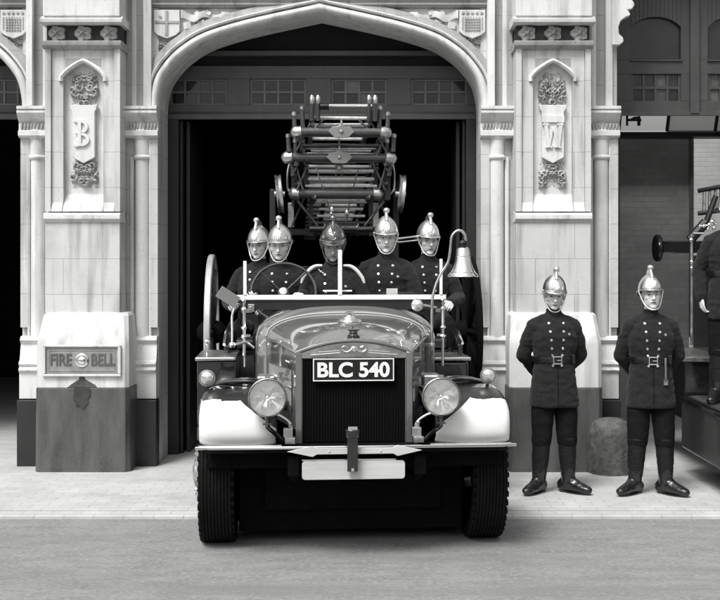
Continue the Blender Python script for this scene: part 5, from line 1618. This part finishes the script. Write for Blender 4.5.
        for s in (-1, 1):
            g = G()
            k_ = kn[s].lerp(an[s], .08)
            g.cap(k_ + Vector((0, .0, -.02)), .077, kn[s].lerp(an[s], .45), .073, 20); g.cap(kn[s].lerp(an[s], .45), .073, kn[s].lerp(an[s], .8), .062, 20); g.cap(kn[s].lerp(an[s], .8), .062, an[s] + Vector((0, 0, .0)), .054, 20)
            g.ell(k_ + Vector((0, -.012, .005)), (.078, .078, .03), n=20, m=12)
            f = (toe[s] - an[s]); f.z = 0; L_ = f.length; f.normalize(); sd = Vector((-f.y, f.x, 0))
            ab = Vector((an[s].x, an[s].y, 0))
            for t_, wd, hh in lerp_rows((-.055, .040, .055), (-.02, .046, .075), (.04, .046, .068), (.09, .048, .055), (.14, .050, .044), (.18, .044, .036)):
                c = ab + f * t_; g.ell((c.x, c.y, hh * .9 + .008), (.056, wd, hh), Matrix.Rotation(math.atan2(f.y, f.x), 3, 'Z'), n=20, m=12)
            g.cap(an[s] + Vector((0, 0, .03)), .054, ab + f * .08 + Vector((0, 0, .055)), .050, 16)
            me = bake(g, .006, 9); wrinkle(me, .0032, 13, seed + s, stretch=(1, 1, 2.4))
            a_ = coords(me); a_[:, 2] = np.maximum(a_[:, 2], .010); setco(me, a_)
            n__ = len(me.polygons); ce = np.empty(n__ * 3, dtype=np.float32); me.polygons.foreach_get('center', ce); ce = ce.reshape(-1, 3)
            mi_ = (ce[:, 2] > .20 + .02 * np.sin(ce[:, 0] * 60)).astype(np.int32)
            while len(me.materials) < 2: me.materials.append(M['leather'])
            me.polygons.foreach_set('material_index', mi_)
            bt = finish(me, 'boot', [M['leather'], M['leather_dull']], P_)
            g = G(); out = []
            for k in range(28):
                a = 2 * PI * k / 28; c_, s_ = math.cos(a), math.sin(a)
                out.append(ab + f * (.062 + .145 * c_) + sd * ((.047 + .006 * c_) * s_))
            g.loft([[(p.x, p.y, .001) for p in out], [(p.x, p.y, .012) for p in out]]); 
            ab2 = ab - f * .045; g.lathe([(.036, .001), (.035, .028)], (ab2.x, ab2.y, 0), n=20)
            g.obj('boot_sole', M['leather'], bt)
    helmet(P_, H, M['brass'] if not officer else M['silver'])
    if braid:
        for s in (-1, 1):
            g = G(); pts = rail([up(s * .085, -.045, 1.53), up(s * .14, -.05, 1.525), up(s * .19, -.045, 1.49), up(s * .235, -.035, 1.43), up(s * .245, -.03, 1.39)], 5)
            g.tube(pts, [.009 + .006 * min(1, i / 8) for i in range(len(pts))], 10); g.obj('shoulder_braid', M['white_cord'], tun)
        g = G(); g.tube(rail([up(-.11, -.08, 1.50), up(-.09, -.10, 1.48), up(-.07, -.12, 1.47), up(-.075, -.115, 1.455)], 4), .006, 8); g.obj('whistle_chain', M['chrome'], tun)
    return P_
M['silver'] = mat('dark_helmet', .25, .22, 1, var=.35, scale=14, bump=.002, bscale=24)  # darker, mottled metal for the officer's helmet

M['leather_dull'] = mat('dull_boot_leather', .011, .6, var=.3, scale=15, bump=.004, bscale=14, spec=.25)
def stand_pose(sp, out, el_w=.25):
    h = {s: frame_from((-s * .9, .1, -.25), (0, .3, 1)) for s in (-1, 1)}
    return dict(kind='stand', pelvis=.95,
                elbow={s: (s * el_w, .075, 1.175) for s in (-1, 1)}, wrist={s: (s * .085, .215, .985) for s in (-1, 1)},
                knee={s: (s * (sp * .62 + .03), -.02, .50) for s in (-1, 1)}, ankle={s: (s * sp, .015, .085) for s in (-1, 1)},
                toe={s: (s * (sp + .17 * math.sin(R(out))), .015 - .17 * math.cos(R(out)), .04) for s in (-1, 1)}, hand=h)
D1 = at(555, 494, 9.9)
pos1 = (D1.x, 9.96, .03)
person('fireman with hands behind his back standing before the W pier, left of the bollard', pos1, R(4), stand_pose(.128, 43), head=(8, 2, -5), seed=3, group='firemen standing on the pavement', slim=.98, scale=.985)
D2 = at(652, 495, 9.85)
person('fireman with raised chin and hatchet on his belt, standing right of the bollard', (D2.x, 9.9, .03), R(-4), stand_pose(.132, 44, .243), head=(-7, -2, 4), seed=8, group='firemen standing on the pavement', hatchet=True, scale=.985)

def sit_pose(el_=.27, fwd=-.05, wrl=None, curl=.7):
    w_ = wrl or {s: (s * .14, -.36, .30) for s in (-1, 1)}
    h = {s: frame_from((-s * .2, -1, -.2), (-s * .8, 0, .5)) for s in (-1, 1)}
    return dict(kind='sit', pelvis=.10, curl=curl, elbow={s: (s * el_, fwd, .325) for s in (-1, 1)}, wrist=w_,
                knee={s: (s * .12, -.42, .08) for s in (-1, 1)}, ankle={s: (s * .12, -.44, -.32) for s in (-1, 1)}, toe={s: (s * .13, -.60, -.36) for s in (-1, 1)}, hand=h)
def seat(px, py, d, label, rz=0, **k):
    p = at(px, py, d); zseat = p.z - (1.690 - .95 + .10)
    return person(label, (p.x, p.y, zseat), rz, k.pop('pose', sit_pose()), group='firemen riding on the engine', **k)
seat(280, 246, 9.92, 'driver in brass helmet sitting behind the steering wheel', R(2), head=(4, 0, -6), seed=5, pose=sit_pose(.25, -.10, {-1: (-.22, -.33, .42), 1: (.20, -.34, .44)}))
seat(333, 249.5, 9.80, 'officer in darker helmet with white shoulder braids between driver and front passenger', R(0), head=(15, 0, 3), seed=6, skin='skin_dark', officer=True, braid=True, scale=1.04)
seat(386, 238, 9.98, 'broad fireman in front seat right of the officer, arms folded low', R(-3), head=(5, 0, 6), seed=7, slim=1.06, pose=sit_pose(.27, -.06, {-1: (.02, -.22, .30), 1: (-.02, -.25, .34)}))
seat(259, 246, 10.65, 'fireman seated behind the driver, half hidden at far left', R(-6), head=(3, 0, -8), seed=12)
seat(428, 241, 10.6, 'fireman seated in back row at far right, beside the brass horn', R(6), head=(4, 0, 8), seed=14)

# ------------------------------------------------------------------ second engine at the right edge, with the man on its running board
E2 = copy_tree(E)
E2.location = (4.42, 8.5, 0); E2.rotation_euler = (0, 0, 0)
tag(E2, 'dark fire engine in the right bay, cut by the photo edge', 'fire engine')
for ch in list(E2.children):
    if ch.name.split('.')[0] in ('number_plate', 'bell', 'bell_bracket', 'brass_horn', 'spear_ornament', 'pale_board', 'gallows_frame', 'guide_plate', 'running_board', 'body', 'crew_bench', 'bench_seat', 'chassis', 'undertray_shade_fill', 'side_panel', 'side_rail') or (ch.name.startswith('wheel') and ch.location.y > 2):
        for c2 in list(ch.children_recursive): bpy.data.objects.remove(c2)
        bpy.data.objects.remove(ch)
def e2(g, name, m, parent=None, **k):
    g.v = [(p[0] - 4.42, p[1] - 8.5, p[2]) for p in g.v]
    return g.obj(name, m, parent or E2, **k)
g = G(); g.box(2.80, 3.5, 9.2, 10.9, .27, .70)
e2(g, 'side_skirt', M['wood'], bevel=.02)
g = G(); g.box(2.785, 3.5, 9.18, 10.92, .703, .74); tb = e2(g, 'tread_board', M['black_paint'], bevel=.006)
g = G(); g.box(2.86, 3.45, 9.22, 10.86, .742, .748); e2(g, 'tread_mat', M['steel'], tb, smooth=0)
g = G(); g.box(2.86, 3.5, 11.0, 12.3, .5, 1.05); lk = e2(g, 'side_locker', M['black_paint'], bevel=.01)
g = G(); g.box(2.83, 3.5, 10.97, 12.33, 1.053, 1.09); e2(g, 'locker_lid', M['tread'] if 'tread' in M else M['steel'], lk, bevel=.004)
g = G(); g.box(3.5, 5.3, 9.0, 11.59, .45, 1.3); g.box(4.0, 4.85, 7.9, 9.0, .5, .75); g.box(3.28, 4.9, 11.6, 12.3, .5, 2.05); e2(g, 'rear_body', M['black_paint'], bevel=.02)
g = G()
for z_ in (.82, 1.0): g.lathe([(.02, 0), (.02, .03)], (2.90, 10.96, z_ + .0), RX, 12)
p0 = at(662, 247, 12.6); p1 = at(700, 247, 12.6)
g = G(); g.box(p0.x, p1.x + .1, 12.55, 12.65, p0.z - .065, p0.z + .065); ax_ = e2(g, 'carriage_beam', M['black_paint'], bevel=.01)
g = G(); g.lathe([(.02, -.03), (.13, -.03), (.145, -.015), (.145, .015), (.13, .03), (.02, .03)], at(657.5, 248, 12.6), RY, 36); e2(g, 'buffer_disc', M['black_dull'], ax_)
g = G(); g.ell(at(659, 244, 12.4), (.018, .03, .018), n=12, m=8); e2(g, 'disc_stud', M['chrome'], ax_)
# head of its ladder
g = G()
for ya, yb in ((191, 186), (213.5, 211)):
    g.tube([at(698, ya, 12.4), at(740, yb - 3, 12.2)], .024, 8)
lh = e2(g, 'ladder_rail', M['black_dull'])
for px in (704.5, 710, 715.5, 721, 727):
    g = G(); g.tube([at(px, 189, 12.38), at(px - .5, 213, 12.38)], .017, 8); e2(g, 'rung', M['steel'], lh)
g = G(); g.tube([at(716, 196, 12.1), at(704, 228, 12.1)], .03, 8); g.tube([at(690, 240, 12.0), at(706, 222, 12.0)], .05, 8); e2(g, 'ladder_strut', M['black_dull'], lh)
g = G()
for px, py, r_ in ((700, 226, .015), (704, 226, .018), (709, 225, .024), (712, 222, .03), (708, 229, .015), (691, 240, .024), (714, 228, .02), (691.5, 262, .022), (691.5, 268, .018)): g.ell(at(px, py, 11.3), (r_, r_, r_), n=12, m=8)
e2(g, 'polished_fittings', M['chrome'])
g = G(); g.tube([at(699, 226, 11.32), at(716, 224, 11.32)], .009, 8); e2(g, 'polished_rod', M['chrome'])
g = G(); g.tube([at(693, 233.5, 11.32), at(703, 233.5, 11.32)], .011, 8)
e2(g, 'polished_rod', M['chrome'])
g = G(); g.tube([at(691.5, 235, 11.35), at(691.5, 345, 11.35)], .014, 8); e2(g, 'grab_rail', M['steel'])
hd = {-1: Matrix(((0, 0, 1), (0, -1, 0), (-1, 0, 0))), 1: Matrix(((0, 0, -1), (0, -1, 0), (-1, 0, 0)))}
pose = dict(kind='stand', pelvis=.95, curl=.55, elbow={s: (s * .262, .045, 1.17) for s in (-1, 1)}, wrist={s: (s * .255, -.035, .93) for s in (-1, 1)},
            knee={s: (s * .10, -.02, .50) for s in (-1, 1)}, ankle={s: (s * .115, .015, .085) for s in (-1, 1)}, toe={s: (s * .19, -.14, .04) for s in (-1, 1)}, hand=hd)
person('fireman standing on the right engine\'s running board, mostly beyond the photo\'s edge', (3.07, 10.3, .748), R(-4), pose, head=(0, 0, 10), seed=21, detail=.0036, scale=.985)

# ------------------------------------------------------------------ camera, sky and sun
cam = bpy.data.cameras.new('camera'); co = bpy.data.objects.new('camera', cam); COL.objects.link(co)
co.location = (0, 0, EYE); co.rotation_euler = (R(90), 0, 0)
cam.lens = 36 * 1180 / 720; cam.sensor_width = 36; cam.shift_x = -18 / 720; cam.shift_y = -36 / 720
cam.clip_end = 1500; cam.clip_start = .05
SC.camera = co
SUN_EL, SUN_AZ = 56, 212            # azimuth measured clockwise from +Y; the sun stands behind the camera, a little to its left
w = bpy.data.worlds.new('World'); SC.world = w; w.use_nodes = True
nt = w.node_tree; N = nt.nodes; L = nt.links
bg = N['Background']; sky = N.new('ShaderNodeTexSky'); sky.sky_type = 'NISHITA'; sky.sun_disc = False
sky.sun_elevation = R(SUN_EL); sky.sun_rotation = R(SUN_AZ); sky.air_density = 2.0; sky.dust_density = 6.0; sky.ozone_density = 1
bw = N.new('ShaderNodeRGBToBW'); L.new(sky.outputs[0], bw.inputs[0]); L.new(bw.outputs[0], bg.inputs[0])
bg.inputs[1].default_value = .12
sl = bpy.data.lights.new('sun', 'SUN'); sl.energy = 2.2; sl.angle = R(20); sl.color = (1, .998, .985)
so = bpy.data.objects.new('sun', sl); COL.objects.link(so)
d = Vector((math.sin(R(SUN_AZ)) * math.cos(R(SUN_EL)), math.cos(R(SUN_AZ)) * math.cos(R(SUN_EL)), math.sin(R(SUN_EL))))
so.rotation_euler = d.to_track_quat('Z', 'Y').to_euler(); so.location = (0, -5, 12)
vs = SC.view_settings; vs.view_transform = 'Standard'; vs.look = 'None'; vs.gamma = 1; vs.use_curve_mapping = False
vs.exposure = .45
SC.cycles.use_denoising = True
SC.cycles.max_bounces = 8
